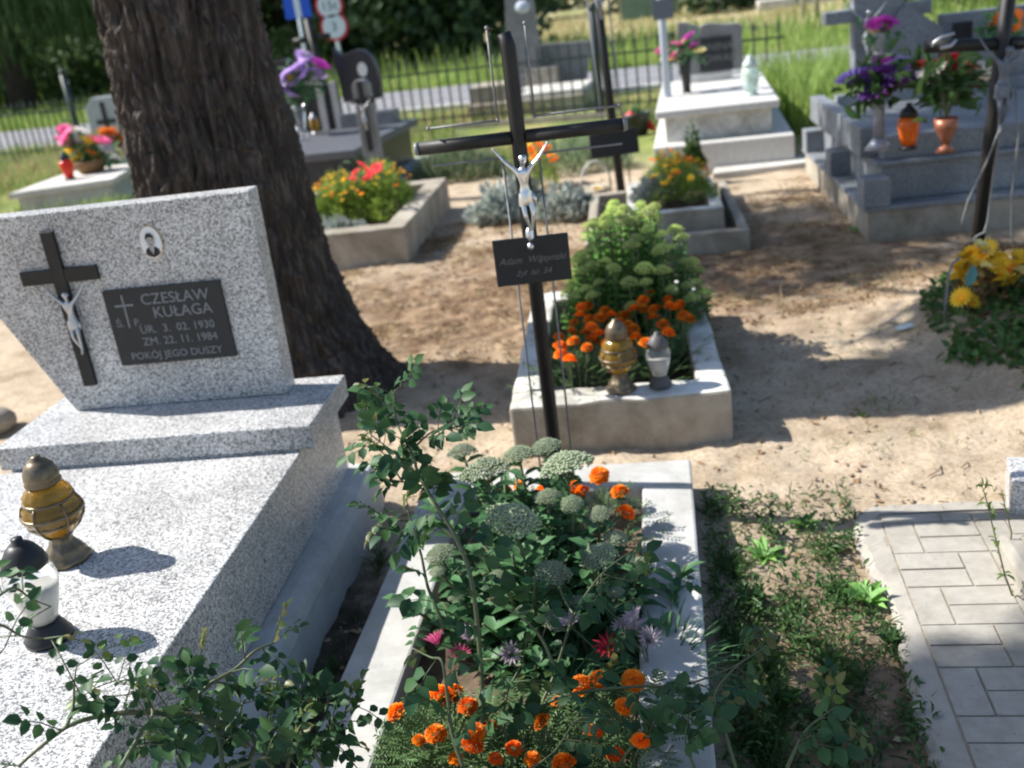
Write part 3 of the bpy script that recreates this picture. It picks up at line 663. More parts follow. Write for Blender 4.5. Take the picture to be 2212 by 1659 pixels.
# trunk centre and radius against height, from the photo's outline
hs = [-.15, .0, .06, .15, .3, .45, .6, .8, 1.0, 1.3, 1.7, 2.2, 3., 4., 5.2]
rs = [.56, .54, .50, .455, .41, .385, .368, .355, .345, .325, .305, .28, .26, .24, .20]
cxs = [.03, .03, .03, .03, .025, .02, .01, .0, .0, -.01, -.015, -.03, -.06, -.08, -.1]
tree = thing('old_tree', 'massive old tree with dark deeply furrowed bark behind the speckled headstone', 'tree', TB)
na, nh = 420, 300
zz = np.concatenate([np.linspace(-.15, 2.3, nh-30), np.linspace(2.32, 5.2, 30)])
V = []
for z in zz:
    r0 = np.interp(z, hs, rs); c0 = np.interp(z, hs, cxs)
    fl = max(0, 1-z/.75)
    for i in range(na):
        a = 2*math.pi*i/na; ca, sa = math.cos(a), math.sin(a)
        lob = 1+.05*math.sin(3*a+1)+.04*math.sin(5*a+.5)*(1-min(1, z/3))
        root = fl*fl*(.17*max(0, math.cos(a+.35))**6+.16*max(0, math.cos(a-1.7))**6+.2*max(0, math.cos(a+2.0))**6+.18*max(0, math.cos(a-3.4))**5)
        r = r0*lob*(1+root)
        wx, wy = a*r0*1.0, z
        wob = .05*noise.noise(Vector((ca*2, sa*2, z*3.0)))
        u_ = Vector((ca*r0*26+wob*40, sa*r0*26+wob*34, z*2.6)); f1_ = 1-(abs(noise.noise(u_))*2.2)**.75*1.3
        u2 = Vector((ca*r0*34, sa*r0*34, z*7+3)); f2_ = 1-abs(noise.noise(u2))*2
        pl_n = noise.noise(Vector((ca*r0*13, sa*r0*13, z*8.5))); f1_ -= .55*max(0, 1-abs(pl_n)*9)
        r += .028*f1_+.011*f2_+.004*noise.noise(Vector((ca*60*r0, sa*60*r0, z*40)))-.015
        V.append((c0+r*ca, r*sa, z))
mb = MB(); L_ = len(zz); I = np.arange(L_*na).reshape(L_, na)
mb.V.append(np.array(V)); mb.n = L_*na
mb.F.append((np.stack([I[:-1], np.roll(I[:-1], -1, 1), np.roll(I[1:], -1, 1), I[1:]], -1).reshape(-1, 4), 0))
BARK = mat('furrowed_bark', (.036, .03, .026), (.16, .133, .112), 7., .95, .014, 50., stretch=(7, 7, 1.0), c3=(.05, .04, .033))
trunk = mb.build('trunk', BARK, tree, smooth=True)
mb = MB(); tips = []
for (az_, z0, ln_, up_) in ((135, 3.8, 2.4, 1.2), (80, 4.4, 2.6, 1.2), (110, 4.6, 3., 1.4), (60, 4.2, 2.5, 1.6), (300, 4.8, 2., 1.8), (20, 5., 2., 2.), (340, 4.9, 2.2, 1.6)):
    a = R(az_); pts = []; 
    for q_ in np.linspace(0, 1, 7): pts.append((-.15+ln_*q_*math.cos(a), ln_*q_*math.sin(a), z0+up_*q_+.15*math.sin(q_*5+az_)))
    mb.tube(pts, list(np.linspace(.13, .03, 7)), 8); tips += pts[3:]
mb.build('limb', BARK, tree, True)
def cloud(n, blobs, size, seed=0, up=.35):
    """leaf positions/directions in a set of blobs (x,y,z,rx,ry,rz), denser toward each blob's shell, with clumps"""
    r_ = np.random.default_rng(seed); P = []; w_ = np.array([b_[3]*b_[4]*b_[5] for b_ in blobs])**(2/3); w_ /= w_.sum()
    for b_, k_ in zip(blobs, (w_*n).astype(int)+1):
        nc = max(4, k_//45); cd = r_.normal(size=(nc, 3)); cd /= np.linalg.norm(cd, axis=1, keepdims=True); cd *= r_.uniform(.45, 1., (nc, 1))
        c_ = cd[r_.integers(0, nc, k_)]+r_.normal(size=(k_, 3))*.14
        P.append(c_*np.array(b_[3:6])+np.array(b_[:3]))
    P = np.concatenate(P); n = len(P); A = r_.normal(size=(n, 3)); A[:, 2] -= .3; N = r_.normal(size=(n, 3)); N[:, 2] += up*3
    return P, A, N, size*r_.uniform(.6, 1.3, n)
CRN = leafmat('tree_leaf', (.05, .1, .03), (.1, .17, .05), 3., .5, .3)
T0_ = TB
# boughs (world coordinates): unseen, most added and placed to shade the paving and the far right tomb
bl_ = [(-5.35, 3.68, 6.5, .55, .36, .3), (-4.95, 3.45, 6.5, .55, .38, .3), (-5.3, 3.2, 6.5, .6, .4, .3), (-5.85, 3.55, 6.5, .4, .3, .25), (-3.4, 8.0, 6.0, 1.3, 1.0, .6), (-2.2, 7.3, 6.3, .8, .8, .5), (-1.9, 8.2, 6.3, 1.0, .9, .5), (-4.2, 7.4, 5.8, .7, .7, .5),
       (-1.2, 5.2, 7.6, 1.5, 1.3, .9), (-3.3, 5.6, 5.6, .7, .5, .4)]
P, A, N, L = cloud(26000, bl_[4:], .085, 3)
mb = MB(); mb.inst(T_SM, F_SM, P-T0_, A, N, L, L*.7); P, A, N, L = cloud(9000, bl_[:4], .085, 4); mb.inst(T_SM, F_SM, P-T0_, A, N, L, L*.7); mb.build('crown', CRN, tree)
mb = MB()
for b_ in bl_:
    e = np.array(b_[:3])-T0_; s_ = np.array((-.15, 0, 3.4)); m_ = (s_+e)/2+np.array([0, 0, .25]); mb.tube([s_, m_, e], [.05, .03, .012] if b_[0] > -4.5 else [.03, .016, .006], 7)
mb.build('bough', BARK, tree, True)

# ================================================================== PLANTS
def stem_pts(b_, h_, bend=.02, n=4):
    b_ = np.array(b_, float); h_ = np.array(h_, float); o_ = rng.normal(size=3)*bend; return [b_+(h_-b_)*q+o_*math.sin(q*math.pi) for q in np.linspace(0, 1, n)]
# sedum flower head: a low dome of tiny buds
def sedum_head(r, m, nb=260, dome=.42, bs=.055, name='flower_head'):
    mb = MB(); P = []; 
    for i in range(nb):
        a = 2*math.pi*i*.61803; q = math.sqrt((i+.5)/nb); bump = .12*math.sin(a*2.3+q*5)+.08*math.sin(a*5)
        P.append((r*q*math.cos(a)*(1+bump), r*q*math.sin(a)*(1+bump), r*(dome*(1-q**2.2)+.07*random.random()+.06*math.sin(a*4.1+q*9))))
    O = np.array([(1, 0, 0), (-1, 0, 0), (0, 1, 0), (0, -1, 0), (0, 0, 1), (0, 0, -1)])*bs*r
    OF = [(0, 2, 4), (2, 1, 4), (1, 3, 4), (3, 0, 4), (2, 0, 5), (1, 2, 5), (3, 1, 5), (0, 3, 5)]
    for p in P: mb.add(O*(.8+.5*random.random())+np.array(p), OF)
    for i in range(9):
        a = 2*math.pi*i/9; mb.tube([(0, 0, -r*.5), (r*.35*math.cos(a), r*.35*math.sin(a), -.0*r), (r*.6*math.cos(a), r*.6*math.sin(a), r*.2)], .03*r, 4, mi=1)
    o = mb.build(name, [m, STEM]); return o
SHD = sedum_head(1., SEDH, 680, .55, .062); SHY = sedum_head(1., SEDY, 200, .72, .085); 
for o in (SHD, SHY): COL.objects.unlink(o)
def place(o, parent, loc, s, tilt=.25):
    c_ = o.copy(); COL.objects.link(c_); c_.parent = parent; c_.location = [float(v) for v in loc]; c_.scale = (s,)*3; c_.rotation_euler = (random.uniform(-tilt, tilt), random.uniform(-tilt, tilt), random.uniform(0, 6.28)); return c_
def sedum(name, label, origin, heads, leafL, lm, head, hs_, stems_extra=0, lean=.25, xo=.13, group=None, gap=.028):
    """heads: world points; stems rise from a tighter footprint and carry paired leaves"""
    heads = [np.array(h_) for h_ in heads]; O = np.array(origin, float)
    t_ = thing(name, label, 'sedum plant', O, 0, group); st = MB(); lf = MB()
    allh = [(h_, True) for h_ in heads]+[(heads[random.randrange(len(heads))]*[1, 1, 1]+np.array([random.uniform(-xo, xo), random.uniform(-xo, xo), random.uniform(-.18, -.04)]), False) for _ in range(stems_extra)]
    for h_, real in allh:
        b_ = O+(h_-O)*[1-lean, 1-lean, 0]; b_[2] = O[2]
        pts = stem_pts(b_-O, h_-O, .012, 5); st.tube(pts, [.005, .005, .0045, .004, .0035], 6)
        hgt = np.linalg.norm(np.array(pts[-1])-pts[0]); n = int(hgt/gap); ph = random.uniform(0, 6)
        for i in range(1, n):
            q = i/n; p = np.array(pts[0])+(np.array(pts[-1])-pts[0])*q
            for k in range(3 if i % 2 else 2):
                a = ph+i*1.9+k*2.2+random.uniform(-.3, .3); d_ = np.array([math.cos(a), math.sin(a), random.uniform(.25, .8)])
                lf.inst(T_LEAF, F_LEAF, p, d_, np.array([-d_[0]*.5, -d_[1]*.5, 1.]), leafL*random.uniform(.75, 1.2)*(1-.35*q**3), leafL*.46)
    st.build('stem', STEM, t_, True); lf.build('foliage', lm, t_, True)
    for h_, s_ in zip(heads, hs_): place(head, t_, h_-O, s_)
    return t_
nh_ = [((999, 979), .036, .40), ((1050, 1024), .058, .42), ((1121, 986), .040, .42), ((1180, 968), .036, .43), ((1224, 1012), .062, .41), ((1106, 1128), .056, .42), ((1194, 1240), .038, .30), ((1182, 1075), .030, .36),
       ((1295, 1111), .028, .32), ((1295, 1204), .040, .28), ((952, 1199), .034, .28), ((1204, 1341), .030, .20), ((1329, 1165), .028, .26), ((1235, 1090), .026, .35)]
hd = []; 
for (p_, r_, z_) in nh_: hd.append(U(p_[0], p_[1], z_))
sedum('sedum_plant', 'dark green sedum with pale dome flower heads growing in the near plot', (.06, 2.27, .05), hd, .074, SEDL, SHD, [r_*1.1 for _, r_, _ in nh_], stems_extra=42, lean=.38)
hd2 = [U(a, b_, z_) for a, b_, z_ in ((985, 1290, .22), (1130, 1320, .2), (1250, 1300, .22), (1075, 1245, .27), (1330, 1280, .2), (945, 1235, .26), (1020, 1340, .16), (1385, 1215, .22))]
sedum('sedum_plant', 'leafy dark sedum shoots with small young heads in the middle of the near plot', (.12, 2.08, .05), hd2, .078, SEDL, SHD, [.02]*8, stems_extra=34, lean=.5)
# bright sedum in the middle plot
def dome_pts(c0, rx_, ry_, z0, z1, n, seed):
    r_ = np.random.default_rng(seed); out = []
    while len(out) < n:
        a, b_ = r_.uniform(-1, 1, 2)
        if a*a+b_*b_ > 1: continue
        q = a*a+b_*b_; p = np.array([c0[0]+a*rx_, c0[1]+b_*ry_, z0+(z1-z0)*(1-q**1.5)+r_.uniform(-.03, .03)])
        if all(np.linalg.norm(p-o_) > .052 for o_ in out) or r_.random() < .05: out.append(p)
    return out
cb_ = UY(1368, 600, 4.3); hm = dome_pts((cb_[0], 4.3), .30, .34, .28, .66, 84, 5)
sedum('sedum_plant', 'tall bright green sedum bush with yellowish heads filling the back of the whitewashed plot', (cb_[0], 4.3, .08), hm, .058, SEDM, SHY, list(rng.uniform(.024, .042, len(hm))), stems_extra=70, lean=.12, gap=.03, xo=.05)

# marigolds
def marigold_head(m1, m2, n=110, seed=1):
    r_ = np.random.default_rng(seed); mb = MB()
    for k, mi in ((0, 0), (1, 1)):
        nn = n if k == 0 else n//2
        q = np.sqrt((np.arange(nn)+.5)/nn) if k == 0 else r_.uniform(.5, 1, nn); a = np.arange(nn)*2.39996+r_.uniform(-.2, .2, nn)
        P = np.stack([.7*q*np.cos(a), .7*q*np.sin(a), .62*(1-q**2)-.04], -1)
        A = np.stack([np.cos(a)*(.25+q), np.sin(a)*(.25+q), 1.05-q*1.0], -1); N = np.stack([-np.cos(a), -np.sin(a), .4+q], -1)
        mb.inst(T_PET, F_PET, P, A, N, r_.uniform(.26, .42, nn), r_.uniform(.26, .4, nn), mi)
    mb.lathe([(.0, -.62), (.2, -.58), (.3, -.2), (.45, -.02), (.3, .1), (0, .12)], 10, mi=2)
    o = mb.build('bloom', [m1, m2, MARL]); COL.objects.unlink(o); return o
MH = [marigold_head(MARO, MARO, 170, 1), marigold_head(MARO, MARR, 150, 2), marigold_head(MARR, MARR, 120, 3)]
def fern_leaves(mb, c_, n, r_, h_, L=.05, mi=0, up=.5):
    """finely divided marigold leaves: a rib with narrow leaflets either side"""
    P, A, N = [], [], []
    for _ in range(n):
        a = random.uniform(0, 6.283); q = math.sqrt(random.random()); b_ = np.array([c_[0]+r_*q*math.cos(a), c_[1]+r_*q*math.sin(a), c_[2]+h_*random.uniform(.1, 1)*(1-.5*q*q)])
        d_ = np.array([math.cos(a)*(.3+q), math.sin(a)*(.3+q), up+random.uniform(-.3, .5)]); d_ /= np.linalg.norm(d_); s_ = np.cross(d_, [0, 0, 1]); s_ /= np.linalg.norm(s_)+1e-9
        for k in range(7):
            for sg in (-1, 1):
                P.append(b_+d_*L*(k/6)); A.append(d_*.55+s_*sg); N.append(np.cross(s_, d_)+rng.normal(size=3)*.2)
    n_ = len(P); mb.inst(T_SM, F_SM, np.array(P), np.array(A), np.array(N), L*rng.uniform(.25, .45, n_), np.full(n_, L*.11), mi)
def marigold(label, origin, heads, r_, h_, hs_, nleaf=70, kinds=(0, 1), L=.05, group='marigold plants in the grave beds', lm=None):
    O = np.array(origin, float); t_ = thing('marigold_plant', label, 'marigold', O, 0, group); mb = MB(); lf = MB()
    for p in heads:
        p = np.array(p); mb.tube(stem_pts((p-O)*[.5, .5, 0], p-O-[0, 0, .006], .008, 4), .0022, 5)
    mb.build('stem', STEM, t_, True); fern_leaves(lf, (0, 0, 0), nleaf, r_, h_, L); lf.build('foliage', lm or MARL, t_)
    for p, s_ in zip(heads, hs_): place(MH[random.choice(kinds)], t_, np.array(p)-O, s_, .5)
    return t_
def mg(label, pix, z, size, kinds=(0, 1), **k):
    hd = [U(a, b_, z+random.uniform(-.015, .015)) for a, b_ in pix]; c_ = np.mean(hd, 0); ext = max(.07, max(np.linalg.norm((h_-c_)[:2]) for h_ in hd)*.9)
    gb = k.pop('ground', .05)
    return marigold(label, (c_[0], c_[1], gb), hd, ext+.03, (z-gb)*.85, [size*random.uniform(.85, 1.15) for _ in hd], kinds=kinds, **k)
mg('orange marigolds behind the sedum heads at the head of the near plot', [(1258, 1065), (1339, 1066), (1351, 1110), (1295, 1028), (1235, 1056)], .24, .027, nleaf=90)
mg('orange marigolds half hidden between the dark sedum stems', [(1089, 1062), (1123, 1050), (1172, 1062)], .26, .022, nleaf=40)
mg('orange red marigolds at the near left of the foreground plot', [(859, 1542), (950, 1503), (981, 1498), (942, 1588), (968, 1517)], .2, .023, (1, 2), nleaf=170)
mg('dark orange marigolds in the near middle of the foreground plot', [(1011, 1527), (1020, 1612), (1025, 1585)], .2, .024, (1, 2), nleaf=90)
mg('orange marigolds under rose leaves in the foreground plot', [(1172, 1562), (1255, 1483), (1282, 1586), (1219, 1654)], .2, .024, (0, 1), nleaf=130)
mg('orange marigolds at the near right of the foreground plot', [(1348, 1527), (1368, 1471), (1383, 1603), (1295, 1469)], .2, .023, (0, 1), nleaf=130)
mg('small orange marigolds scattered low at the very front of the near plot', [(1062, 1570), (1110, 1618), (1330, 1632), (905, 1600), (1205, 1520), (1070, 1640), (985, 1640), (1150, 1640)], .17, .017, (0, 1, 2), nleaf=220)
def z5(l): return [(1016.6+.3677*a, 338.9+.3677*b_) for a, b_ in l]
mg('orange marigolds at the front left corner of the whitewashed plot', z5([(520, 1060), (595, 1030), (525, 1120), (605, 1090), (675, 1040), (685, 1125), (580, 1200), (530, 1165), (760, 1050)]), .33, .026, (0, 1), nleaf=210, ground=.08)
mg('orange marigolds in shade left of the bright sedum', z5([(650, 885), (690, 880), (645, 935), (790, 910), (760, 950), (710, 1005)]), .33, .026, (0, 1), nleaf=60, ground=.08)
mg('orange marigolds behind the two lanterns of the whitewashed plot', z5([(955, 1015), (970, 1070), (1030, 1100), (1075, 950), (1130, 990), (1160, 1040)]), .33, .028, (0, 1), nleaf=120, ground=.08)
mg('low orange marigolds in the middle of the whitewashed plot behind the amber lantern', z5([(700, 960), (830, 940), (870, 985), (905, 940), (840, 1010), (610, 980), (720, 1085), (800, 1100), (890, 1050), (925, 990)]), .31, .027, (0, 1), nleaf=160, ground=.08)
mg('group of orange marigolds under the right side of the bright sedum', z5([(960, 900), (1015, 895), (1085, 905), (1015, 850), (1050, 805), (1145, 785), (1160, 845), (1170, 880)]), .35, .027, (0, 1), nleaf=70, ground=.08)
mg('orange marigolds by the right kerb of the whitewashed plot', z5([(1230, 870), (1210, 895), (1280, 960), (1250, 935)]), .33, .026, (0, 1), nleaf=60, ground=.08)

# closed daisies
def daisy(r, op, m, n=14):
    mb = MB(); a = np.arange(n)*2*math.pi/n; z_ = 0*a
    P = np.stack([.12*np.cos(a), .12*np.sin(a), z_], -1); A = np.stack([np.cos(a)*op, np.sin(a)*op, 1+z_], -1); N = np.stack([np.cos(a), np.sin(a), z_-op], -1)
    mb.inst(T_LEAF, F_LEAF, P, A, -N, 1., .26, 0); mb.lathe([(0, -.25), (.14, -.2), (.18, .0), (.1, .2), (0, .24)], 8, mi=1); o = mb.build('bloom', [m, STEM]); COL.objects.unlink(o); return o
PINK = leafmat('pink_petal', (.55, .08, .2), (.7, .15, .3), 60., .5, .3); LILAC = leafmat('lilac_white_petal', (.42, .32, .4), (.65, .58, .6), 60., .5, .3); CRIM = leafmat('crimson_petal', (.5, .03, .04), (.6, .06, .08), 60., .5, .3)
DA = {'pink': daisy(1, .55, PINK), 'lilac': daisy(1, .5, LILAC), 'crimson': daisy(1, 1.3, CRIM, 12), 'white': daisy(1, .7, LILAC)}
def daisies(label, origin, fl, nb, r_, h_):
    O = np.array(origin); t_ = thing('daisy_plant', label, 'daisy plant', O, 0, 'daisies in the near plot'); st = MB(); lf = MB()
    for (a, b_, z_, k_) in fl:
        p = U(a, b_, z_)-O; st.tube(stem_pts((p[0]*.3, p[1]*.3, 0), p, .01, 5), .0018, 5); place(DA[k_], t_, p, .037, .6)
    st.build('stem', STEM, t_, True); n = nb; a = rng.uniform(0, 6.28, n); q = np.sqrt(rng.random(n))*r_*.5
    P = np.stack([q*np.cos(a), q*np.sin(a), np.zeros(n)], -1); A = np.stack([np.cos(a), np.sin(a), rng.uniform(.3, 1.6, n)], -1); N = np.stack([-np.cos(a), -np.sin(a), np.full(n, .6)], -1)
    lf.inst(T_BL, F_BL, P, A, N, h_*rng.uniform(.6, 1.2, n), .008); lf.build('foliage', SEDL, t_); return t_
daisies('closed pink and white daisies with strappy leaves left of the centre of the near plot', (.02, 1.98, .05), [(945, 1392, .16, 'pink'), (1015, 1383, .17, 'lilac'), (1104, 1414, .13, 'white'), (992, 1425, .12, 'pink')], 150, .15, .13)
daisies('crimson daisy among closed lilac ones by the right kerb of the near plot', (.26, 1.98, .05), [(1315, 1400, .17, 'crimson'), (1233, 1352, .2, 'white'), (1345, 1368, .2, 'lilac'), (1372, 1362, .19, 'lilac'), (1375, 1340, .21, 'white'), (1400, 1385, .19, 'white')], 150, .15, .15)

# roses
def rose(label, canes, leafL=.046, name='rose_bush', extra=None):
    """canes: list of (pixel points, start y, end y, start radius, spacing)"""
    allp = []
    for pts, y0, y1, r0, sp in canes:
        allp.append([UY(a, b_, y0+(y1-y0)*i/max(1, len(pts)-1)) for i, (a, b_) in enumerate(pts)])
    O = np.array(allp[0][0]); t_ = thing(name, label, 'rose bush', O); cn = MB(); lf = MB(); yl = MB(); lf.n_ = 0
    for P3, (pts, y0, y1, r0, sp) in zip(allp, canes):
        P3 = [p-O for p in P3]
        # resample smoothly
        Q = []; 
        for i in range(len(P3)-1):
            p0 = P3[max(0, i-1)]; p1 = P3[i]; p2 = P3[i+1]; p3 = P3[min(len(P3)-1, i+2)]
            for s_ in np.linspace(0, 1, 6, False): Q.append(.5*((2*p1)+(p2-p0)*s_+(2*p0-5*p1+4*p2-p3)*s_**2+(3*p1-p0-3*p2+p3)*s_**3))
        Q.append(P3[-1]); cn.tube(Q, list(np.linspace(r0, r0*.35, len(Q))), 7)
        acc = 0; k = 0
        for i in range(1, len(Q)):
            acc += np.linalg.norm(Q[i]-Q[i-1])
            if acc > sp or i == len(Q)-1:
                acc = 0; k += 1; tdir = Q[i]-Q[i-1]; tdir = tdir/(np.linalg.norm(tdir)+1e-9)
                for rep in range(2 if sp < .04 else 1):
                    s_ = np.cross(tdir, rng.normal(size=3)); s_ /= np.linalg.norm(s_); d_ = s_+tdir*.5+np.array([0, -.15, .25]); d_ /= np.linalg.norm(d_)
                    pet = random.uniform(.05, .08); nl = random.choice((5, 5, 7)); last = i > len(Q)-6
                    ll = leafL*random.uniform(.8, 1.15)*(.7 if last else 1)
                    up_ = np.array([random.uniform(-.4, .4), random.uniform(-.7, .2), 1.]); side = np.cross(d_, up_); side /= np.linalg.norm(side)+1e-9; up2 = np.cross(side, d_)
                    end = Q[i]+d_*pet*1.15-np.array([0, 0, .012]); cn.tube([Q[i], Q[i]+d_*pet*.6, end], .0012, 4)
                    tgt = yl if (last and random.random() < .3) else lf
                    tgt.inst(T_LEAF, F_LEAF, end, d_-np.array([0, 0, .3]), up2, ll, ll*.8)
                    for j in range((nl-1)//2):
                        b_ = Q[i]+d_*pet*(.98-.38*j)
                        for sg in (-1, 1): tgt.inst(T_LEAF, F_LEAF, b_+side*sg*.002, side*sg+d_*.45-np.array([0, 0, .35])+rng.normal(size=3)*.12, up2+side*sg*.2+rng.normal(size=3)*.15, ll*(.92-.1*j), ll*.72)
    cn.build('cane', CANE, t_, True); lf.build('foliage', ROSE, t_, True)
    if yl.V: yl.build('young_leaves', ROSER, t_, True)
    return t_
rose('tall dark green rose bush arching over the left side of the near plot', [
    ([(1043, 1640), (1040, 1459), (1020, 1263), (986, 1165), (952, 1106), (908, 1033), (888, 975), (858, 915), (850, 850)], 1.72, 2.25, .006, .045),
    ([(960, 1360), (937, 1300), (923, 1263), (910, 1199), (898, 1160), (880, 1100)], 1.95, 2.1, .005, .06),
    ([(1001, 1659), (976, 1581), (967, 1508), (955, 1430), (930, 1420), (890, 1400)], 1.6, 1.75, .005, .05),
    ([(952, 1106), (920, 1060), (870, 1040), (840, 990), (800, 960)], 2.12, 2.2, .003, .035), ([(908, 1033), (860, 985), (815, 950), (790, 930)], 2.15, 2.25, .003, .035),
    ([(888, 975), (930, 935), (975, 925), (990, 930)], 2.2, 2.3, .003, .035), ([(986, 1165), (930, 1130), (870, 1125), (820, 1110)], 2.05, 2.15, .003, .04),
    ([(858, 915), (850, 850), (880, 830)], 2.22, 2.26, .002, .04)])
rose('rose bush with bare lower canes leaning right across the near plot', [
    ([(1110, 1655), (1135, 1595), (1165, 1530), (1200, 1450), (1240, 1330), (1300, 1240), (1380, 1180)], 1.68, 2.05, .005, .08),
    ([(1165, 1530), (1230, 1500), (1373, 1483), (1461, 1483), (1554, 1454), (1620, 1420)], 1.75, 1.7, .004, .055),
    ([(1200, 1450), (1170, 1380), (1120, 1330), (1060, 1300)], 1.8, 1.9, .004, .07), ([(1110, 1655), (1090, 1580), (1095, 1500), (1130, 1430)], 1.65, 1.8, .004, .08),
    ([(1240, 1330), (1210, 1270), (1220, 1200)], 1.95, 2.1, .003, .08), ([(1300, 1240), (1370, 1255), (1420, 1230)], 2.0, 2.0, .003, .04),
    ([(1330, 1659), (1380, 1600), (1450, 1580), (1510, 1560)], 1.6, 1.6, .004, .04), ([(1300, 1240), (1300, 1300), (1350, 1350)], 1.98, 1.95, .003, .04),
    ([(1150, 1659), (1200, 1620), (1245, 1550)], 1.6, 1.65, .003, .035)])
rose('low rose shoots creeping over the weeds right of the near plot', leafL=.04, canes=[
    ([(1590, 1659), (1560, 1560), (1545, 1500), (1590, 1440), (1650, 1400)], 1.5, 1.7, .004, .05), 
    ([(1700, 1659), (1740, 1580), (1800, 1530)], 1.45, 1.55, .004, .035), ([(1500, 1659), (1480, 1600), (1490, 1540)], 1.5, 1.55, .003, .035)])
rose('sprawling dark rose bush with a long bare cane at the bottom left', leafL=.038, canes=[
    ([(533, 1610), (500, 1570), (460, 1560), (386, 1545), (301, 1538), (206, 1549), (143, 1571), (80, 1620), (40, 1655)], 1.55, 1.4, .0075, .085),
    ([(386, 1545), (450, 1480), (507, 1446), (551, 1406), (590, 1390)], 1.5, 1.62, .005, .032), ([(143, 1571), (158, 1530), (160, 1480), (165, 1440)], 1.4, 1.45, .003, .05),
    ([(260, 1659), (300, 1590), (330, 1540), (300, 1490), (250, 1470)], 1.35, 1.5, .004, .03), ([(533, 1659), (560, 1600), (620, 1560), (690, 1530)], 1.5, 1.6, .005, .03), ([(480, 1659), (470, 1590), (430, 1540), (400, 1490)], 1.45, 1.55, .005, .028),
    ([(620, 1659), (640, 1600), (690, 1585), (731, 1553), (765, 1523)], 1.5, 1.62, .004, .035), ([(590, 1659), (540, 1590), (520, 1530), (560, 1480)], 1.5, 1.6, .004, .028), ([(400, 1659), (370, 1610), (330, 1570)], 1.35, 1.42, .004, .028), ([(700, 1659), (680, 1620), (720, 1600)], 1.5, 1.52, .004, .03), ([(500, 1659), (560, 1640), (640, 1625)], 1.4, 1.45, .004, .028)])
rose('rose shoots with dark leaves entering from the left edge over the slab', leafL=.033, canes=[
    ([(-60, 1300), (-10, 1290), (30, 1270), (70, 1295), (110, 1310)], 1.35, 1.45, .003, .04), ([(-60, 1360), (0, 1350), (50, 1375), (110, 1380)], 1.3, 1.42, .003, .045), ([(-50, 1450), (-10, 1420), (10, 1400)], 1.3, 1.35, .003, .04)])

# ================================================================== FLOWERS IN VASES
def bloom(m, mc_=None, n=16, op=1.2, nm='bloom'):
    mb = MB()
    for k, (nn, o_, l_) in enumerate(((n, op, 1.), (n-4, op*.6, .8))):
        a = np.arange(nn)*2*math.pi/nn+k; z_ = 0*a
        mb.inst(T_LEAF, F_LEAF, np.stack([.08*np.cos(a), .08*np.sin(a), z_+.05*k], -1), np.stack([np.cos(a)*o_, np.sin(a)*o_, .8+z_], -1), -np.stack([np.cos(a), np.sin(a), z_-o_], -1), l_, .42, 0)
    mb.ball((0, 0, .12), .2, 8, 1); o = mb.build(nm, [m, mc_ or m]); COL.objects.unlink(o); return o
def pet(n, c): return leafmat(n, c, tuple(min(1, v*1.25+.02) for v in c), 30., .5, .3)
YEL = pet('yellow_petal', (.85, .62, .05)); PNK = pet('rose_pink_petal', (.8, .22, .42)); MAG = pet('magenta_petal', (.65, .08, .5)); LAV = pet('lavender_petal', (.6, .44, .74)); VIO = pet('violet_petal', (.22, .06, .38))
OPT = pet('orange_petal', (.92, .3, .03)); REDP = pet('red_petal', (.7, .03, .03)); WHT = pet('white_petal', (.75, .72, .68)); CRE = pet('cream_petal', (.75, .7, .35)); SAL = pet('salmon_petal', (.9, .16, .14)); BLUP = pet('blue_violet_petal', (.16, .1, .34))
BL = {k: bloom(m) for k, m in dict(y=YEL, p=PNK, m=MAG, l=LAV, v=VIO, o=OPT, r=REDP, w=WHT, c=CRE, s=SAL, b=BLUP).items()}
def bouquet(label, base, pix, y, r, leaf=60, lL=.06, name='flower_bouquet', cat='flowers', lm=None, ls=.13, group=None):
    base = np.array(base, float); t_ = thing(name, label, cat, base, 0, group); st = MB(); lf = MB()
    pts = [UY(a, b_, y+random.uniform(-.06, .06))-base for a, b_, _ in pix]; c_ = np.mean(pts, 0)
    for p in pts: st.tube([(0, 0, .005), p*[.3, .3, .6], p], .003, 5)
    st.build('stem', STEM, t_, True)
    n = leaf; k_ = rng.integers(0, len(pts), n); P = np.array(pts)[k_]*rng.uniform(.55, 1., (n, 1))+rng.normal(size=(n, 3))*ls*.35; A = rdir(n, .4)
    lf.inst(T_LEAF, F_LEAF, P, A, rdir(n, 1.), lL*rng.uniform(.6, 1.3, n), lL*.4); lf.build('foliage', lm or SEDL, t_)
    for (a, b_, k), p in zip(pix, pts): 
        q = place(BL[k], t_, p, r*random.uniform(.8, 1.15), .7)
    return t_
def vase(label, loc, prof, m, name='vase', group=None, cat='vase', part='foot'):
    t_ = thing(name, label, cat, loc, 0, group); n = len(prof)//2
    z0 = prof[1][1]; MB().lathe([(0, prof[0][1]), prof[0], prof[1]], 20).build(part, m, t_, True)
    p2 = prof[1:]; inner = [(max(.002, a-.006), b_) for a, b_ in p2[::-1]]
    MB().lathe([(a, b_) for a, b_ in p2]+[(p2[-1][0]-.008, p2[-1][1]-.003), (p2[-1][0]-.012, p2[-1][1]-.04)], 24).build('bowl', m, t_, True); return t_
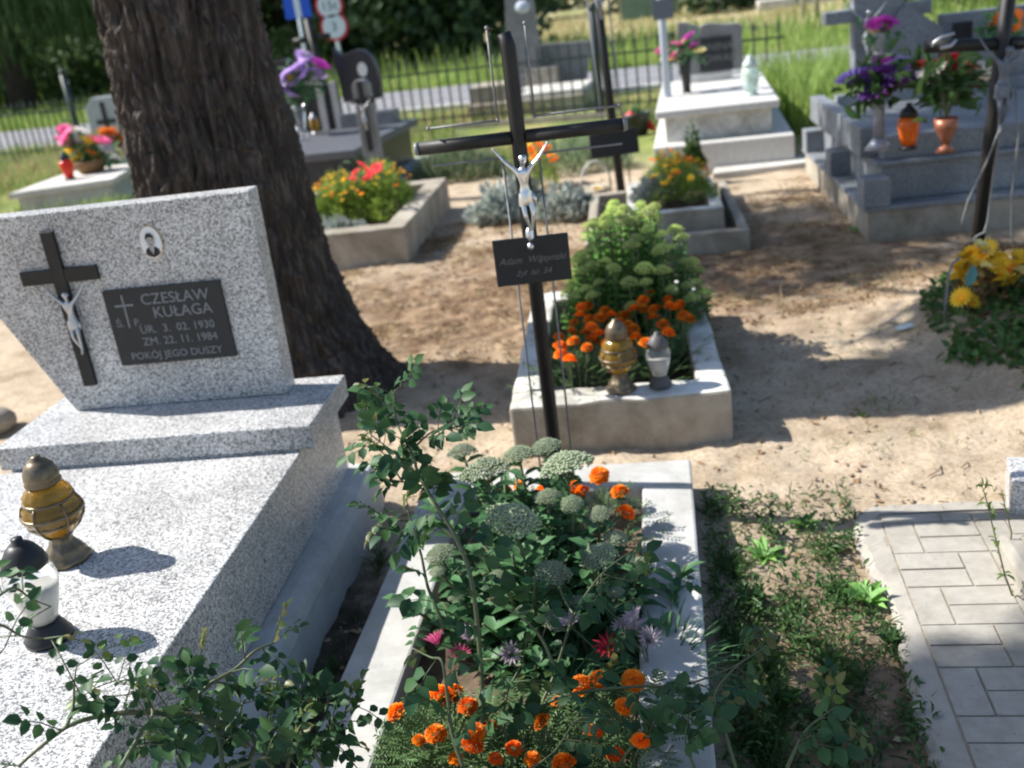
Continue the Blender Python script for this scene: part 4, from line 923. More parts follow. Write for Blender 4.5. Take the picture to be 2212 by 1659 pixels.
def jar(label, loc, h, glass, mcap=BPLA, name='grave_lantern'):
    s = h; t_ = thing(name, label, 'grave lantern', loc)
    MB().lathe([(0, 0), (.2*s, 0), (.2*s, .04*s), (.15*s, .09*s), (.0, .091*s)], 20).build('base', mcap, t_, True)
    MB().lathe([(.15*s, .092*s), (.2*s, .3*s), (.24*s, .55*s), (.19*s, .7*s)], 20).build('glass', glass, t_, True)
    MB().lathe([(0, .699*s), (.2*s, .7*s), (.17*s, .82*s), (.06*s, .93*s), (.05*s, 1.*s), (0, 1.*s)], 20).build('cap', mcap, t_, True); return t_

# ================================================================== TOMBS FARTHER BACK
# flower bed with yellow tagetes (behind the tree on the right side)
FB = U(873, 489, .25); TF = Frame((FB[0], FB[1], 0), R(-8.5))
fb = thing('flower_bed_plot', 'concrete grave frame full of yellow flowers just right of the tree trunk', 'grave plot', TF.o, R(-8.5))
shift = len(kids(fb)); plot_frame(fb, 1.35, 1.75, .16, .15, .25, CONCB, soil=.14, wob=.004)
for c_ in kids(fb): c_.data.transform(Matrix.Translation((-1.35, 0, 0)))
def bush(name, label, cat, O, rx_, ry_, h_, n, lm, L, tmpl='sm', group=None, wd=.5, up=1., stems=14, clump=None, parent=None, seed=None):
    O = np.array(O, float); t_ = thing(name, label, cat, O, 0, group); st = MB()
    q = np.sqrt(rng.random(n)); a = rng.uniform(0, 6.283, n); hh = (1-q**2.2)*rng.uniform(.35, 1., n)
    bmp = 1+.18*np.sin(3*a+q*4)+.1*np.sin(7*a)
    P = np.stack([rx_*q*np.cos(a)*bmp, ry_*q*np.sin(a)*bmp, .04*h_+h_*hh*(.8+.3*np.sin(a*4+q*9))], -1)
    A = np.stack([np.cos(a)*q, np.sin(a)*q, np.full(n, up)], -1)+rng.normal(size=(n, 3))*.35; N = rdir(n, .5)
    T, F = (T_BL, F_BL) if tmpl == 'bl' else (T_LEAF, F_LEAF) if tmpl == 'leaf' else (T_SM, F_SM)
    lf = MB(); lf.inst(T, F, P, A, N, L*rng.uniform(.6, 1.3, n), L*wd*rng.uniform(.7, 1.2, n))
    for i in range(stems):
        aa = 6.283*i/stems; st.tube([(0, 0, 0), (rx_*.3*math.cos(aa), ry_*.3*math.sin(aa), h_*.4), (rx_*.6*math.cos(aa), ry_*.6*math.sin(aa), h_*.7)], .003, 4)
    st.build('stem', STEM, t_); lf.build('foliage', lm, t_); return t_
TAG = leafmat('tagetes_leaf', (.16, .28, .05), (.3, .4, .08), 8., .5, .35)
def U_bed(a, b_, z=.14): return U(a, b_, z)
def add_blooms(t_, n, rx_, ry_, h_, kinds, r, lo=.55):
    for i in range(n):
        a, q = random.uniform(0, 6.283), math.sqrt(random.random()); place(BL[random.choice(kinds)] if isinstance(kinds, str) else random.choice(kinds), t_, (rx_*q*math.cos(a), ry_*q*math.sin(a), h_*(1.02-.45*q**2.2)+random.uniform(-.02, .03)), r*random.uniform(.7, 1.2), .6)
for (a, b_, rx_, ry_, h_, lb) in ((742, 478, .24, .3, .34, 'yellow green tagetes on the left of the concrete frame by the tree'), (832, 462, .24, .42, .36, 'yellow green tagetes on the right of the concrete frame by the tree')):
    c_ = U(a, b_, .14); t_ = bush('tagetes_plant', lb, 'tagetes', c_, rx_, ry_, h_, 3000, TAG, .07, 'bl', group='yellow tagetes in the frame by the tree', wd=.16); add_blooms(t_, 70, rx_, ry_, h_, 'yyyyyyo', .018)
bouquet('salmon pink flowers standing at the back of the yellow flower bed', U(795, 425, .14), [(770, 375, 's'), (790, 368, 's'), (805, 376, 's'), (762, 390, 's'), (780, 358, 's'), (815, 366, 's'), (795, 388, 's')], 7.3, .05, 50, .06, name='pink_flower_plant')
c_ = U(718, 505, .14); bush('cineraria', 'low silver leaved plant along the front of the yellow flower bed', 'silver plant', c_, .26, .12, .1, 500, CIN, .045, 'leaf')

# dark granite tomb
DF = U(766, 323, .5); TD = Frame((DF[0], DF[1], 0), R(-14)); bk = TD.hz(863, 259, .5)[1]
dt = thing('granite_tomb', 'dark granite tomb with two black headstones behind the tree trunk', 'tomb', TD.o, R(-14))
MB().box(-1.7, .0, 0, bk, .43, .5).build('cover_slab', GRAND, dt, bevel=.006)
MB().box(-1.62, -.08, .06, bk-.06, .1, .428).build('body', GRAN, dt, bevel=.004)
MB().box(-1.85, .18, -.12, bk+.1, -.05, .098).build('base', CONCG, dt, bevel=.006)
hy_ = bk-.22
def arch(x0, x1, z0, z1, n=16, k=.3):
    P_ = [(x0, z0), (x1, z0), (x1, z1-k)]; c_ = (x0+x1)/2; rr = (x1-x0)/2
    return P_+[(c_+rr*math.cos(math.pi*i/n), z1-k+k*math.sin(math.pi*i/n)) for i in range(1, n)]+[(x0, z1-k)]
def dpx(a, b_): q = TD.hy(a, b_, hy_); return (q[0], q[2])
poly = [dpx(*p) for p in ((742, 222), (823, 212), (820, 175), (812, 148), (800, 122), (783, 108), (765, 108), (748, 116), (735, 119), (725, 112), (718, 103), (721, 135), (732, 175))]
MB().prism([p for p in poly], hy_, hy_+.1).build('headstone', GRAN, dt, bevel=.005)
e0, e1 = dpx(735, 240), dpx(850, 225); MB().box(e0[0], e1[0], hy_-.05, hy_+.16, .501, .501+.13).build('headstone_base', GREY, dt, bevel=.004)
a0, a1, at = dpx(590, 262), dpx(672, 250), dpx(622, 126); MB().prism(arch(a0[0]-.02, a1[0], .501, at[1], k=.22), hy_+.01, hy_+.1).build('headstone', GRAN, dt, bevel=.005)
a0, a1, at = dpx(675, 250), dpx(735, 245), dpx(705, 182); MB().box(a0[0], a1[0], hy_+.0, hy_+.09, .501, at[1]).build('centre_pillar', GRAN, dt, bevel=.004)
for px_ in (694, 724):
    q = dpx(px_, 210); MB().box(q[0]-.035, q[0]+.035, hy_-.03, hy_-.002, .502, at[1]+.02).build('pale_column', mat('pale_marble', (.5, .48, .46), (.62, .6, .58), 12., .4), dt, bevel=.004)
mb = MB(); q = dpx(783, 150); mb.prism([(q[0]+.05*math.cos(6.283*i/20), q[1]+.07*math.sin(6.283*i/20)) for i in range(20)], hy_-.01, hy_-.001); mb.build('oval_portrait', PORC, dt)
vb = TD.hy(655, 282, hy_-.35); vb[2] = .502
def TDw(l): return TD.o+TD.ex*l[0]+TD.ey*l[1]+np.array([0, 0, l[2]])
vw = TDw(vb); vase('clear glass vase on the dark granite tomb', vw, [(.05, 0), (.025, .02), (.03, .1), (.06, .26), (.075, .3)], CLEAR)
bouquet('lilac lilies with one yellow bloom in the vase on the dark granite tomb', vw+[0, 0, .2], [(615, 175, 'l'), (605, 195, 'l'), (632, 160, 'l'), (650, 150, 'l'), (668, 140, 'l'), (640, 185, 'l'), (690, 145, 'm'), (660, 165, 'l'), (676, 160, 'l'), (632, 176, 'y'), (626, 208, 'l'), (655, 130, 'l'), (672, 182, 'w'), (683, 170, 'l')], vw[1]-.05, .115, 110, .11)
for px_, py_, h_, gl, lb in ((620, 300, .19, REDG, 'small red lantern on the dark granite tomb beside the trunk'), (603, 288, .22, CLEAR, 'clear lantern against the trunk on the dark granite tomb'), (648, 305, .14, CLEAR, 'low clear lantern on the dark granite tomb, right of the red one'), (682, 288, .2, AMBER, 'amber tinted lantern on the dark granite tomb under the lilac lilies')):
    q = U(px_, py_, .502); jar(lb, q, h_, gl, ALU)
# stone stele with crucifix
SB = UY(812, 366, 8.95); SB[2] = 0; ss = thing('stone_stele', 'narrow grey stone stele with a black cross and silver figure right of the granite tomb', 'grave stone', SB, R(-10))
def sp(a, b_): q = UY(a, b_, SB[1]); return q[0]-SB[0], q[2]
zt_ = sp(795, 170)[1]; ss.rotation_euler = (0, 0, R(-10)); MB().prism([(-.085, -.1), (.085, -.1), (.07, zt_-.04), (.04, zt_), (-.04, zt_), (-.07, zt_-.04)], -.05, .05).build('shaft', GREY, ss, bevel=.006)
zc_ = sp(790, 215)[1]; MB().box(-.02, .02, -.065, -.051, zc_-.42, zc_+.16).build('cross_upright', BLACK, ss); MB().box(-.1, -.021, -.064, -.051, zc_-.02, zc_+.02).build('cross_arm', BLACK, ss); MB().box(.021, .1, -.064, -.051, zc_-.02, zc_+.02).build('cross_arm', BLACK, ss)
figure(ss, 0, -.075, zc_+.01, .26, ALU, False)
# thin black cross beyond the granite tomb
BX = UY(690, 130, 13.6); BX[2] = 0; q = thing('metal_cross', 'thin black cross behind the granite tomb, in front of the round road signs', 'grave cross', BX, R(-10))
z_t = UY(676, 38, 13.6)[2]; z_c = UY(690, 81, 13.6)[2]; MB().tube([(0, 0, -.05), (0, 0, z_t)], .05, 10).build('upright', BLACK, q, True); MB().tube([(-.24, 0, z_c), (-.051, 0, z_c)], .035, 10).tube([(.051, 0, z_c), (.24, 0, z_c)], .035, 10).build('crossbar', BLACK, q, True)
q.rotation_euler = (0, R(-2), R(-10))

# tomb left of the trunk
P4 = [U(18, 419, .3), U(243, 386, .3), U(280, 352, .3), U(140, 362, .3)]; O4 = np.array([P4[0][0], P4[0][1], 0]); F4 = Frame(O4, math.atan2(P4[1][1]-P4[0][1], P4[1][0]-P4[0][0]))
w4 = np.linalg.norm((P4[1]-P4[0])[:2]); d4 = F4.loc(P4[2])[1]
t4 = thing('pale_tomb', 'low pale concrete tomb with flowers and a red lantern left of the tree trunk', 'tomb', O4, F4.rot)
MB().slab([(0, 0), (w4, 0), (w4+.1, d4), (.3, d4)], .24, .3).build('cover_slab', CONC, t4, bevel=.006); MB().slab([(.06, .06), (w4-.06, .06), (w4+.04, d4-.06), (.36, d4-.06)], -.05, .239).build('body', CONCG, t4)
q = U(152, 388, .301); jar('small red lantern with black cap on the pale tomb left of the trunk', q, .3, REDG)
q = U(200, 372, .301); t_ = thing('flower_basket', 'brown wicker flower basket on the pale tomb left of the trunk', 'basket', q); MB().lathe([(0, 0), (.12, 0), (.19, .1), (.2, .14), (.17, .14), (.15, .06), (0, .05)], 20).build('bowl', mat('wicker', (.12, .06, .03), (.3, .18, .08), 40., .8), t_, True)
mb = MB(); mb.tube([(.19*math.cos(a), 0, .13+.2*math.sin(a)) for a in np.linspace(0, math.pi, 12)], .008, 6); mb.build('handle', MATS['wicker'], t_, True)
bouquet('pink, yellow and peach flowers in the basket left of the trunk', q+[0, 0, .1], [(140, 285, 'p'), (150, 300, 'p'), (160, 290, 'w'), (136, 308, 'p'), (175, 297, 'w'), (187, 310, 'y'), (160, 332, 'y'), (170, 345, 'y'), (215, 345, 'y'), (205, 310, 'o'), (230, 325, 'w'), (245, 335, 'c'), (220, 310, 'p'), (150, 318, 'p'), (238, 342, 'w'), (180, 330, 'c'), (198, 335, 'o')], q[1], .12, 120, .13)
q = U(262, 352, .301); bouquet('orange and yellow flower bunch against the left side of the trunk', q, [(240, 290, 'o'), (252, 296, 'o'), (262, 306, 'o'), (233, 300, 'y'), (246, 310, 'o'), (260, 320, 's'), (228, 292, 'o')], q[1], .1, 90, .12)
GB = UY(238, 297, 13.2); GB[2] = 0; q = thing('small_headstone', 'small pale grey headstone with a black cross just left of the trunk', 'headstone', GB, R(-12))
z_t = UY(230, 208, 13.2)[2]; MB().prism([(-.24, 0), (.3, 0), (.3, z_t-.04), (.2, z_t), (-.12, z_t), (-.24, z_t-.12)], 0, .12).build('slab', mat('blue_grey_stone', (.3, .33, .37), (.42, .45, .48), 9., .6), q, bevel=.008)
MB().box(-.02, .03, -.015, -.001, .15, z_t-.06).build('cross_upright', BLACK, q); MB().box(-.12, -.021, -.015, -.001, z_t-.32, z_t-.27).build('cross_arm', BLACK, q); MB().box(.031, .13, -.015, -.001, z_t-.32, z_t-.27).build('cross_arm', BLACK, q)

# grey tomb with pillar cross in the centre distance
G0 = U(1012, 262, 0); TG = Frame((G0[0], G0[1], 0), R(-14)); gt = thing('grey_tomb', 'weathered grey tomb with a stone pillar cross and trapezoid headstone by the fence', 'tomb', TG.o, R(-14))
def gpx(a, b_, ly): q = TG.hy(a, b_, ly); return q[0], q[2]
wG = TG.hy(1268, 240, 0)[0]
MB().box(0, wG, 0, 1.7, -.05, .2).build('base', CONCB, gt, bevel=.01); MB().box(.62, wG-.04, .08, 1.2, .202, .27).build('cover_slab', CONC, gt, bevel=.006)
MB().box(.02, .6, .15, .75, .202, .42).build('side_box', CONCB, gt, bevel=.008); MB().box(.64, 1.08, 1.22, 1.5, .202, .5).build('planter', CONCB, gt, bevel=.006)
a_, b2, c2_, d2 = gpx(1165, 200, 1.55), gpx(1268, 193, 1.55), gpx(1275, 88, 1.55), gpx(1155, 97, 1.55); MB().prism([(a_[0]+.05, .202), (b2[0], .202), c2_, d2], 1.55, 1.66).build('headstone', GREY, gt, bevel=.006)
x0, x1 = gpx(1100, 100, 1.3)[0], gpx(1158, 100, 1.3)[0]; MB().prism([(x0-.04, .43), (x1+.04, .43), (x1, 1.6), (x0+.02, 1.6)], 1.28, 1.5).build('pillar', GREY, gt, bevel=.01); MB().box(x0-.06, x1+.06, 1.24, 1.51, .201, .429).build('pillar_base', GREY, gt, bevel=.01)
MB().box(x0-.28, x1+.3, 1.3, 1.46, 1.602, 1.9).build('cross_arms', GREY, gt, bevel=.01)
q = gpx(1130, 15, 1.27); mb = MB(); mb.ball((q[0], 1.25, q[1]), .11, 12, sc=(1, .4, .8)); mb.build('pale_relief', mat('pale_relief', (.4, .45, .55), (.55, .6, .68), 20., .6), gt, True)

# white tomb
W0_ = U(1716, 290, .25); TW = Frame((W0_[0], W0_[1], 0), R(-12)); wt = thing('white_tomb', 'low whitewashed tomb in full sun with a grey headstone and black panel', 'tomb', TW.o, R(-12))
l0 = TW.hy(1412, 330, 0)[0]; WHI = mat('white_terrazzo', (.5, .485, .46), (.64, .63, .6), 25., .6)
l1, r1, bk1 = TW.hz(1425, 258, .5), TW.hz(1684, 228, .5), TW.hz(1632, 186, .5)
MB().box(l0, 0, 0, 2.6, -.05, .25).build('base', WHI, wt, bevel=.008); MB().box(l0+.1, r1[0]-.04, .22, 2.4, .252, .455).build('body', CONCW, wt, bevel=.006); MB().box(l0+.03, r1[0]+.02, .15, 2.45, .457, .515).build('cover_slab', WHI, wt, bevel=.008)
hyw = 2.15
def wpx(a, b_, ly=hyw): q = TW.hy(a, b_, ly); return (q[0], q[2])
pl_ = [wpx(*p) for p in ((1465, 165), (1604, 155), (1603, 52), (1590, 50), (1565, 52), (1535, 50), (1520, 53), (1510, 60), (1500, 55), (1480, 49), (1463, 50))]; pl_[0] = (pl_[0][0], .6); pl_[1] = (pl_[1][0], .6)
MB().prism(pl_, hyw, hyw+.12).build('headstone', GREY, wt, bevel=.008)
MB().box(pl_[0][0]+.1, pl_[1][0]-.1, hyw-.02, hyw+.15, .517, .599).build('headstone_base', WHI, wt, bevel=.004)
a_, b2 = wpx(1513, 155), wpx(1580, 76); pb_ = MB().box(a_[0], b2[0], hyw-.02, hyw-.002, a_[1], b2[1]).build('black_panel', BLACKP, wt, bevel=.002)
for i, tx in enumerate(('JANINA', 'NOWAK', 'ŻYŁA LAT 71')): text_mesh(tx, (.10, .10, .05)[i], LETTERW, pb_, (a_[0]+b2[0])/2, hyw-.0225, b2[1]-.12-.11*i)
a_ = wpx(1448, 130); MB().box(a_[0]+.02, a_[0]+.055, hyw-.012, hyw-.001, .75, 1.02).build('cross_upright', BLACK, wt)
q = U(1484, 200, .516); vase('dark vase on the white tomb', q, [(.045, 0), (.035, .02), (.05, .25), (.055, .36)], BPLA)
bouquet('pink and cream tulips in the dark vase on the white tomb', q+[0, 0, .32], [(1430, 115, 'p'), (1462, 100, 'p'), (1490, 82, 'm'), (1500, 103, 'm'), (1465, 130, 'p'), (1480, 95, 'c'), (1440, 135, 'c'), (1512, 113, 'c'), (1473, 112, 'w'), (1496, 112, 'c'), (1455, 122, 'p')], q[1]-.03, .07, 70, .1)
q = U(1622, 206, .516); jar('pale green glass lantern near the right edge of the white tomb', q, .33, GREENG, mat('frosted_cap', (.5, .6, .55), rough=.4))
q = U(1445, 352, 0); bouquet('dusty red small plant at the left corner of the white tomb', q, [(1432, 310, 'r'), (1445, 306, 'r'), (1455, 315, 'r'), (1440, 320, 'r')], q[1], .045, 50, .08, name='red_flower_plant')
for (a, b_, lb) in ((1372, 265, 'red flowers in a dark pot left of the white tomb'),):
    q = U(1378, 292, 0); t_ = vase('dark pot of red flowers left of the white tomb', q, [(.09, 0), (.11, .02), (.14, .2), (.15, .24)], BPLA, 'flower_pot', cat='flower pot')
    bouquet(lb, q+[0, 0, .2], [(1355, 255, 's'), (1365, 262, 's'), (1385, 272, 'r'), (1400, 278, 'r'), (1395, 268, 'r'), (1372, 258, 'o')], q[1], .09, 60, .1)
# pale slab path strip in front of white tomb
MBs = MB(); pA, pB, pC, pD = U(1545, 372, 0), U(1760, 345, 0), U(1770, 360, 0), U(1540, 388, 0); MBs.slab([(p[0], p[1]) for p in (pD, pC, pB, pA)], -.05, .05); tag(MBs.build('concrete_path', CONC, bevel=.006), kind='structure')

# double framed plot
E0 = U(1620, 494, .12); TE = Frame((E0[0], E0[1], 0), R(-8.5)); ep = thing('double_plot', 'raised pale grave frame inside a low outer kerb, with marigolds, behind the bright sedum', 'grave plot', TE.o, R(-8.5))
plot_frame(ep, .98, 1.55, .07, .06, .12, CONCB, soil=.02, wob=.004)
for c_ in kids(ep): c_.data.transform(Matrix.Translation((-.98, 0, 0)))
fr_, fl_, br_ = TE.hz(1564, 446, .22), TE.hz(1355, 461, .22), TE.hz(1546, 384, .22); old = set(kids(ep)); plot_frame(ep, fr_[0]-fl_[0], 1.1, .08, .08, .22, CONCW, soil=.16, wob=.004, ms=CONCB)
for c_ in kids(ep):
    if c_ not in old: c_.data.transform(Matrix.Translation((fl_[0], fr_[1], 0))); c_.name = 'inner_'+c_.name.split('.')[0]
for a, b_, rx_, ry_, h_, nb, lb in ((1472, 428, .19, .24, .24, 34, 'yellow orange marigolds on the right of the raised double frame'), (1450, 395, .17, .18, .20, 26, 'yellow orange marigolds at the back of the raised double frame')):
    c_ = U(a, b_, .2); t_ = bush('marigold_plant', lb, 'marigold', c_, rx_, ry_, h_, 1300, TAG, .06, 'bl', group='marigolds in the raised double frame', wd=.12); add_blooms(t_, nb, rx_, ry_, h_, [BL['y'], BL['o'], BL['y']], .025)
c_ = U(1420, 432, .2); bush('cineraria', 'silver leaved plant in the raised double frame left of its marigolds', 'silver plant', c_, .14, .14, .15, 500, CIN, .06, 'leaf')
c_ = U(1500, 372, .1); bush('small_shrub', 'small dark upright evergreen at the back corner of the raised double frame', 'shrub', c_, .07, .07, .35, 500, GRSD, .05)

# big stepped tomb on the right
K0 = U(1874, 521, 0); TK = Frame((K0[0], K0[1], 0), R(-8.5)); bt = thing('stepped_tomb', 'large blue grey stepped tomb with a tall stone cross at the right', 'tomb', TK.o, R(-8.5))
def kbx(nm, x0, x1, y0, y1, z0, z1, m=TERRR): return MB().box(x0, x1, y0, y1, z0, z1).build(nm, m, bt, bevel=.007)
kbx('base_step', 0, 1.7, 0, 2.15, -.05, .17, CONCB); kbx('base_step_top', -.02, 1.72, -.02, 2.17, .171, .20)
kbx('second_step', .10, 1.6, .12, 2.05, .201, .40); kbx('second_step_top', .07, 1.63, .09, 2.08, .401, .425)
kbx('cover_slab', .12, 1.5, .16, 1.5, .426, .56); 
for x, y in ((.0, .0), (0., 1.0), (0., 1.95)): kbx('corner_block', x-.03, x+.12, y-.035, y+.13, .201, .36)
kbx('raised_border', .02, .118, .3, 2.0, .426, .60); kbx('rear_border', .119, 1.5, 1.52, 1.62, .426, .64)
hk = 1.63
def kpx(a, b_, ly=hk): q = TK.hy(a, b_, ly); return (q[0], q[2])
x0, x1 = kpx(1846, 200)[0], kpx(1948, 200)[0]; zb_ = .427
kbx('cross_shaft', x0, x1, hk, hk+.16, zb_, 2.0); z0_, z1_ = kpx(1785, 56)[1], kpx(1785, 28)[1]; xa = kpx(1783, 40)[0]; kbx('cross_arm', xa, x0-.002, hk+.005, hk+.155, z0_, z1_); kbx('cross_arm', x1+.002, x1+(x0-xa), hk+.005, hk+.155, z0_, z1_)
br1, br2, br3 = kpx(1880, 140), kpx(1946, 60), kpx(1962, 150); MB().prism([(x0+.1, zb_+.02), (x1+.25, zb_+.02), (x1+.25, 1.0), (x1+.02, 1.18), (x1-.03, 1.15), (x0+.14, .86)], hk-.05, hk-.003).build('curved_brace', TERRR, bt, bevel=.006)
a_, b2 = kpx(1955, 100), kpx(2175, 18); kbx('name_wall', x1+.26, b2[0]+.25, hk+.02, hk+.14, zb_, kpx(2060, 30)[1])
for u0, u1 in ((1988, 2022), (2058, 2102)):
    p0, p1 = kpx(u0, 90), kpx(u1, 45); MB().box(p0[0], p1[0], hk+.005, hk+.018, min(p0[1], p1[1]), max(p0[1], p1[1])).build('black_plaque', BLACKP, bt, bevel=.002)
figure(bt, (x0+x1)/2-.08, hk-.03, kpx(1870, 22)[1]+.04, .42, ALU)
def TKw(a, b_, z=.562): return U(a, b_, z)
q = TKw(1898, 322); vase('tall flared silver grey vase on the stepped tomb', q, [(.075, 0), (.03, .06), (.028, .2), (.04, .34), (.05, .38)], mat('pewter', (.25, .26, .32), (.38, .4, .46), 20., .4, metal=.3))
bouquet('deep violet and lilac flowers in the tall vase on the stepped tomb', q+[0, 0, .35], [(1862, 190, 'b'), (1880, 180, 'v'), (1895, 165, 'v'), (1910, 175, 'v'), (1930, 150, 'l'), (1925, 170, 'v'), (1945, 185, 'v'), (1900, 195, 'v'), (1955, 165, 'l'), (1885, 205, 'm'), (1850, 180, 'b'), (1915, 150, 'm'), (1935, 195, 'v'), (1938, 160, 'l')], q[1]-.05, .105, 110, .12, lm=MATS['dark_weed'])
q = TKw(1962, 322); jar('orange lantern with black cap in the middle of the stepped tomb', q, .24, ORG)
q = TKw(2042, 328); vase('copper goblet pot on the stepped tomb', q, [(.05, 0), (.018, .04), (.025, .06), (.055, .12), (.06, .17)], mat('copper', (.22, .08, .05), (.36, .14, .08), 20., .4, metal=.4), 'copper_pot', cat='pot')
bouquet('red, salmon and white flowers rising from the copper pot', q+[0, 0, .16], [(1992, 150, 's'), (2008, 145, 's'), (2028, 155, 's'), (2052, 150, 'r'), (2060, 135, 'r'), (2000, 175, 'w'), (2035, 172, 'w'), (2065, 158, 'p'), (2085, 175, 'w'), (2098, 185, 'r'), (2110, 170, 'w'), (2045, 190, 'w'), (2120, 150, 'w'), (2015, 160, 'w'), (2075, 150, 's')], q[1]+.15, .075, 150, .12, lm=MATS['dark_weed'])
q = UY(1900, 100, K0[1]+1.45); vq = q.copy(); t_ = vase('small vase hung on the stone cross of the stepped tomb', UY(1897, 118, K0[1]+1.3), [(.03, 0), (.03, .02), (.045, .12), (.05, .14)], CONCG)
bouquet('magenta and lime flower posy in front of the stone cross', UY(1897, 98, K0[1]+1.3), [(1888, 58, 'm'), (1900, 50, 'm'), (1916, 52, 'm'), (1892, 72, 'c'), (1910, 68, 'c'), (1902, 80, 'c'), (1922, 64, 'm')], K0[1]+1.28, .075, 40, .08)
# pale slab tomb beyond on the right
S0 = UY(2035, 262, 8.2); S0[2] = 0; TS = Frame(S0, R(-8.5)); t_ = thing('pale_tomb', 'long pale slab tomb at the right edge behind the stepped tomb', 'tomb', S0, R(-8.5)); zS = UY(2035, 192, 8.2)[2]
MB().box(0, 1.6, 0, 1.1, zS-.07, zS).build('cover_slab', WHI, t_, bevel=.006); MB().box(.05, 1.55, .05, 1.05, -.05, zS-.071).build('body', CONCB, t_)
q = UY(2165, 120, 6.9); bouquet('bright orange flowers at the upper right behind the black cross', q, [(2162, 40, 'o'), (2155, 52, 'o'), (2165, 60, 'o'), (2185, 45, 'o'), (2180, 58, 'o'), (2150, 62, 'o')], 6.85, .075, 60, .12)
c_ = U(2105, 345, .0); bush('leafy_shrub', 'yellow green leafy shrub at the right side of the stepped tomb', 'shrub', c_+[.12, .1, 0], .22, .25, .55, 1100, GRSV, .07, 'leaf')

# wreath at the foot of the right cross
WB = U(2140, 690, .12); wr = thing('wreath', 'yellow and orange flower wreath leaning at the foot of the black cross on the mound', 'wreath', WB)
mb = MB(); n = 420; P = np.clip(rng.normal(size=(n, 3)), -1.1, 1.1)*[.14, .07, .10]+[.08, .05, .15]; mb.inst(T_LEAF, F_LEAF, P, rdir(n), rdir(n), .05*rng.uniform(.6, 1.3, n), .02); mb.build('greenery', mat('dry_leaf_brown', (.1, .06, .03), (.3, .17, .06), 20., .7), wr)
for i, (a, b_) in enumerate(((2085, 560), (2100, 548), (2118, 540), (2135, 542), (2092, 575), (2078, 590), (2110, 562), (2128, 560), (2070, 600), (2085, 612), (2098, 590), (2150, 560), (2080, 645), (2092, 652), (2195, 575), (2180, 590), (2205, 560), (2170, 605), (2150, 590), (2110, 545), (2125, 552), (2105, 575), (2120, 575), (2095, 562), (2140, 575), (2075, 575), (2210, 590), (2190, 610), (2160, 575))):
    p = UY(a, b_, WB[1]-.05+random.uniform(-.04, .04))-WB; place((BL['y'], BL['y'], BL['c'], BL['y'])[i % 4] if i < 12 or i > 18 else BL['yyyo'[i % 4]], wr, p, .05, .8)
mb = MB(); mb.tube([tuple(UY(a, b_, WB[1]-.12)-WB) for a, b_ in ((2074, 556), (2058, 568), (2049, 592), (2044, 640), (2039, 695))], .006, 7); mb.build('wire_leg', WIRE, wr, True)
mb = MB(); c_ = UY(2088, 620, WB[1]-.14)-WB; mb.inst(T_LEAF, F_LEAF, c_, (.4, .1, .9), (-.2, -1, .3), .09, .05); mb.build('ribbon_leaf', mat('teal_ribbon', (.08, .22, .2), rough=.5), wr)

# ================================================================== FENCE, SIGNS, VEGETATION
IRON = mat('dark_green_iron', (.02, .035, .035), (.04, .055, .055), 20., .5)
fp = [U(-140, 372), U(40, 352), U(860, 290), U(1080, 272), U(1700, 226)]
fe = thing('iron_fence', 'low dark iron picket fence between the graves and the road', 'fence', fp[0])
fpl = [p-fp[0] for p in fp]; seg = []
for a, b_ in zip(fpl[:-1], fpl[1:]):
    L_ = np.linalg.norm(b_-a); seg.append((a, b_, L_))
tot = sum(s_[2] for s_ in seg); npk = 98
pk0 = MB(); pk0.box(-.009, .009, -.009, .009, .03, .86); pk0.frustum((-.016, .016, -.009, .009), (-.002, .002, -.002, .002), .861, .93); pk0 = pk0.build('picket', IRON, fe)
for i in range(npk):
    d_ = tot*(i+.5)/npk
    for a, b_, L_ in seg:
        if d_ <= L_: p = a+(b_-a)*d_/L_; break
        d_ -= L_
    c_ = pk0 if i == 0 else pk0.copy()
    if i: COL.objects.link(c_); c_.parent = fe
    c_.location = [float(v) for v in p]; c_.rotation_euler = (0, 0, math.atan2(b_[1]-a[1], b_[0]-a[0]))
for z_, r_ in ((.16, .012), (.74, .012)): MB().tube([tuple(p+[0, .012, z_]) for p in fpl], r_, 6).build('rail', IRON, fe)
mb = MB()
for a, b_, L_ in seg:
    u_ = (b_-a)/L_; n_ = np.array([-u_[1], u_[0], 0])*.06; mb.slab([tuple((a-n_)[:2]), tuple((b_-n_)[:2]), tuple((b_+n_)[:2]), tuple((a+n_)[:2])], -.1, .07)
mb.build('footing', CONCB, fe)
for px_, py_ in ((182, 340), (1300, 256)):
    p = U(px_, py_)-fp[0]; mb = MB(); mb.tube([tuple(p+[0, .04, 0]), tuple(p+[0, .04, 1.25])], .05, 10); mb.ball(tuple(p+[0, .04, 1.28]), .055, 10); mb.build('fence_post', IRON, fe, True)

WSG = mat('sign_white', (.62, .7, .72), rough=.4); BSG = mat('sign_blue', (.01, .09, .55), rough=.4); RSG = mat('sign_red', (.5, .02, .04), rough=.4)
def base_at(px_, py_, y): p = UY(px_, py_, y); return np.array([p[0], p[1], 0.])
yS = 22.5
q = base_at(655, 110, yS); s1 = thing('road_sign', 'blue square road sign with a white pole behind the graves', 'road sign', q)
def sz(a, b_, y=yS): p = UY(a, b_, y); return p-q
p = sz(641, 8); MB().box(p[0]-.27, p[0]+.27, -.02, 0, p[2]-.28, p[2]+.28).build('sign_plate', BSG, s1, bevel=.004); pl_ = kids(s1)[0]
MB().box(p[0]-.06, p[0]+.06, -.026, -.0205, p[2]-.27, p[2]+.12).build('white_bar', WSG, pl_); MB().box(p[0]-.14, p[0]+.14, -.028, -.0205, p[2]+.122, p[2]+.22).build('red_bar', RSG, pl_)
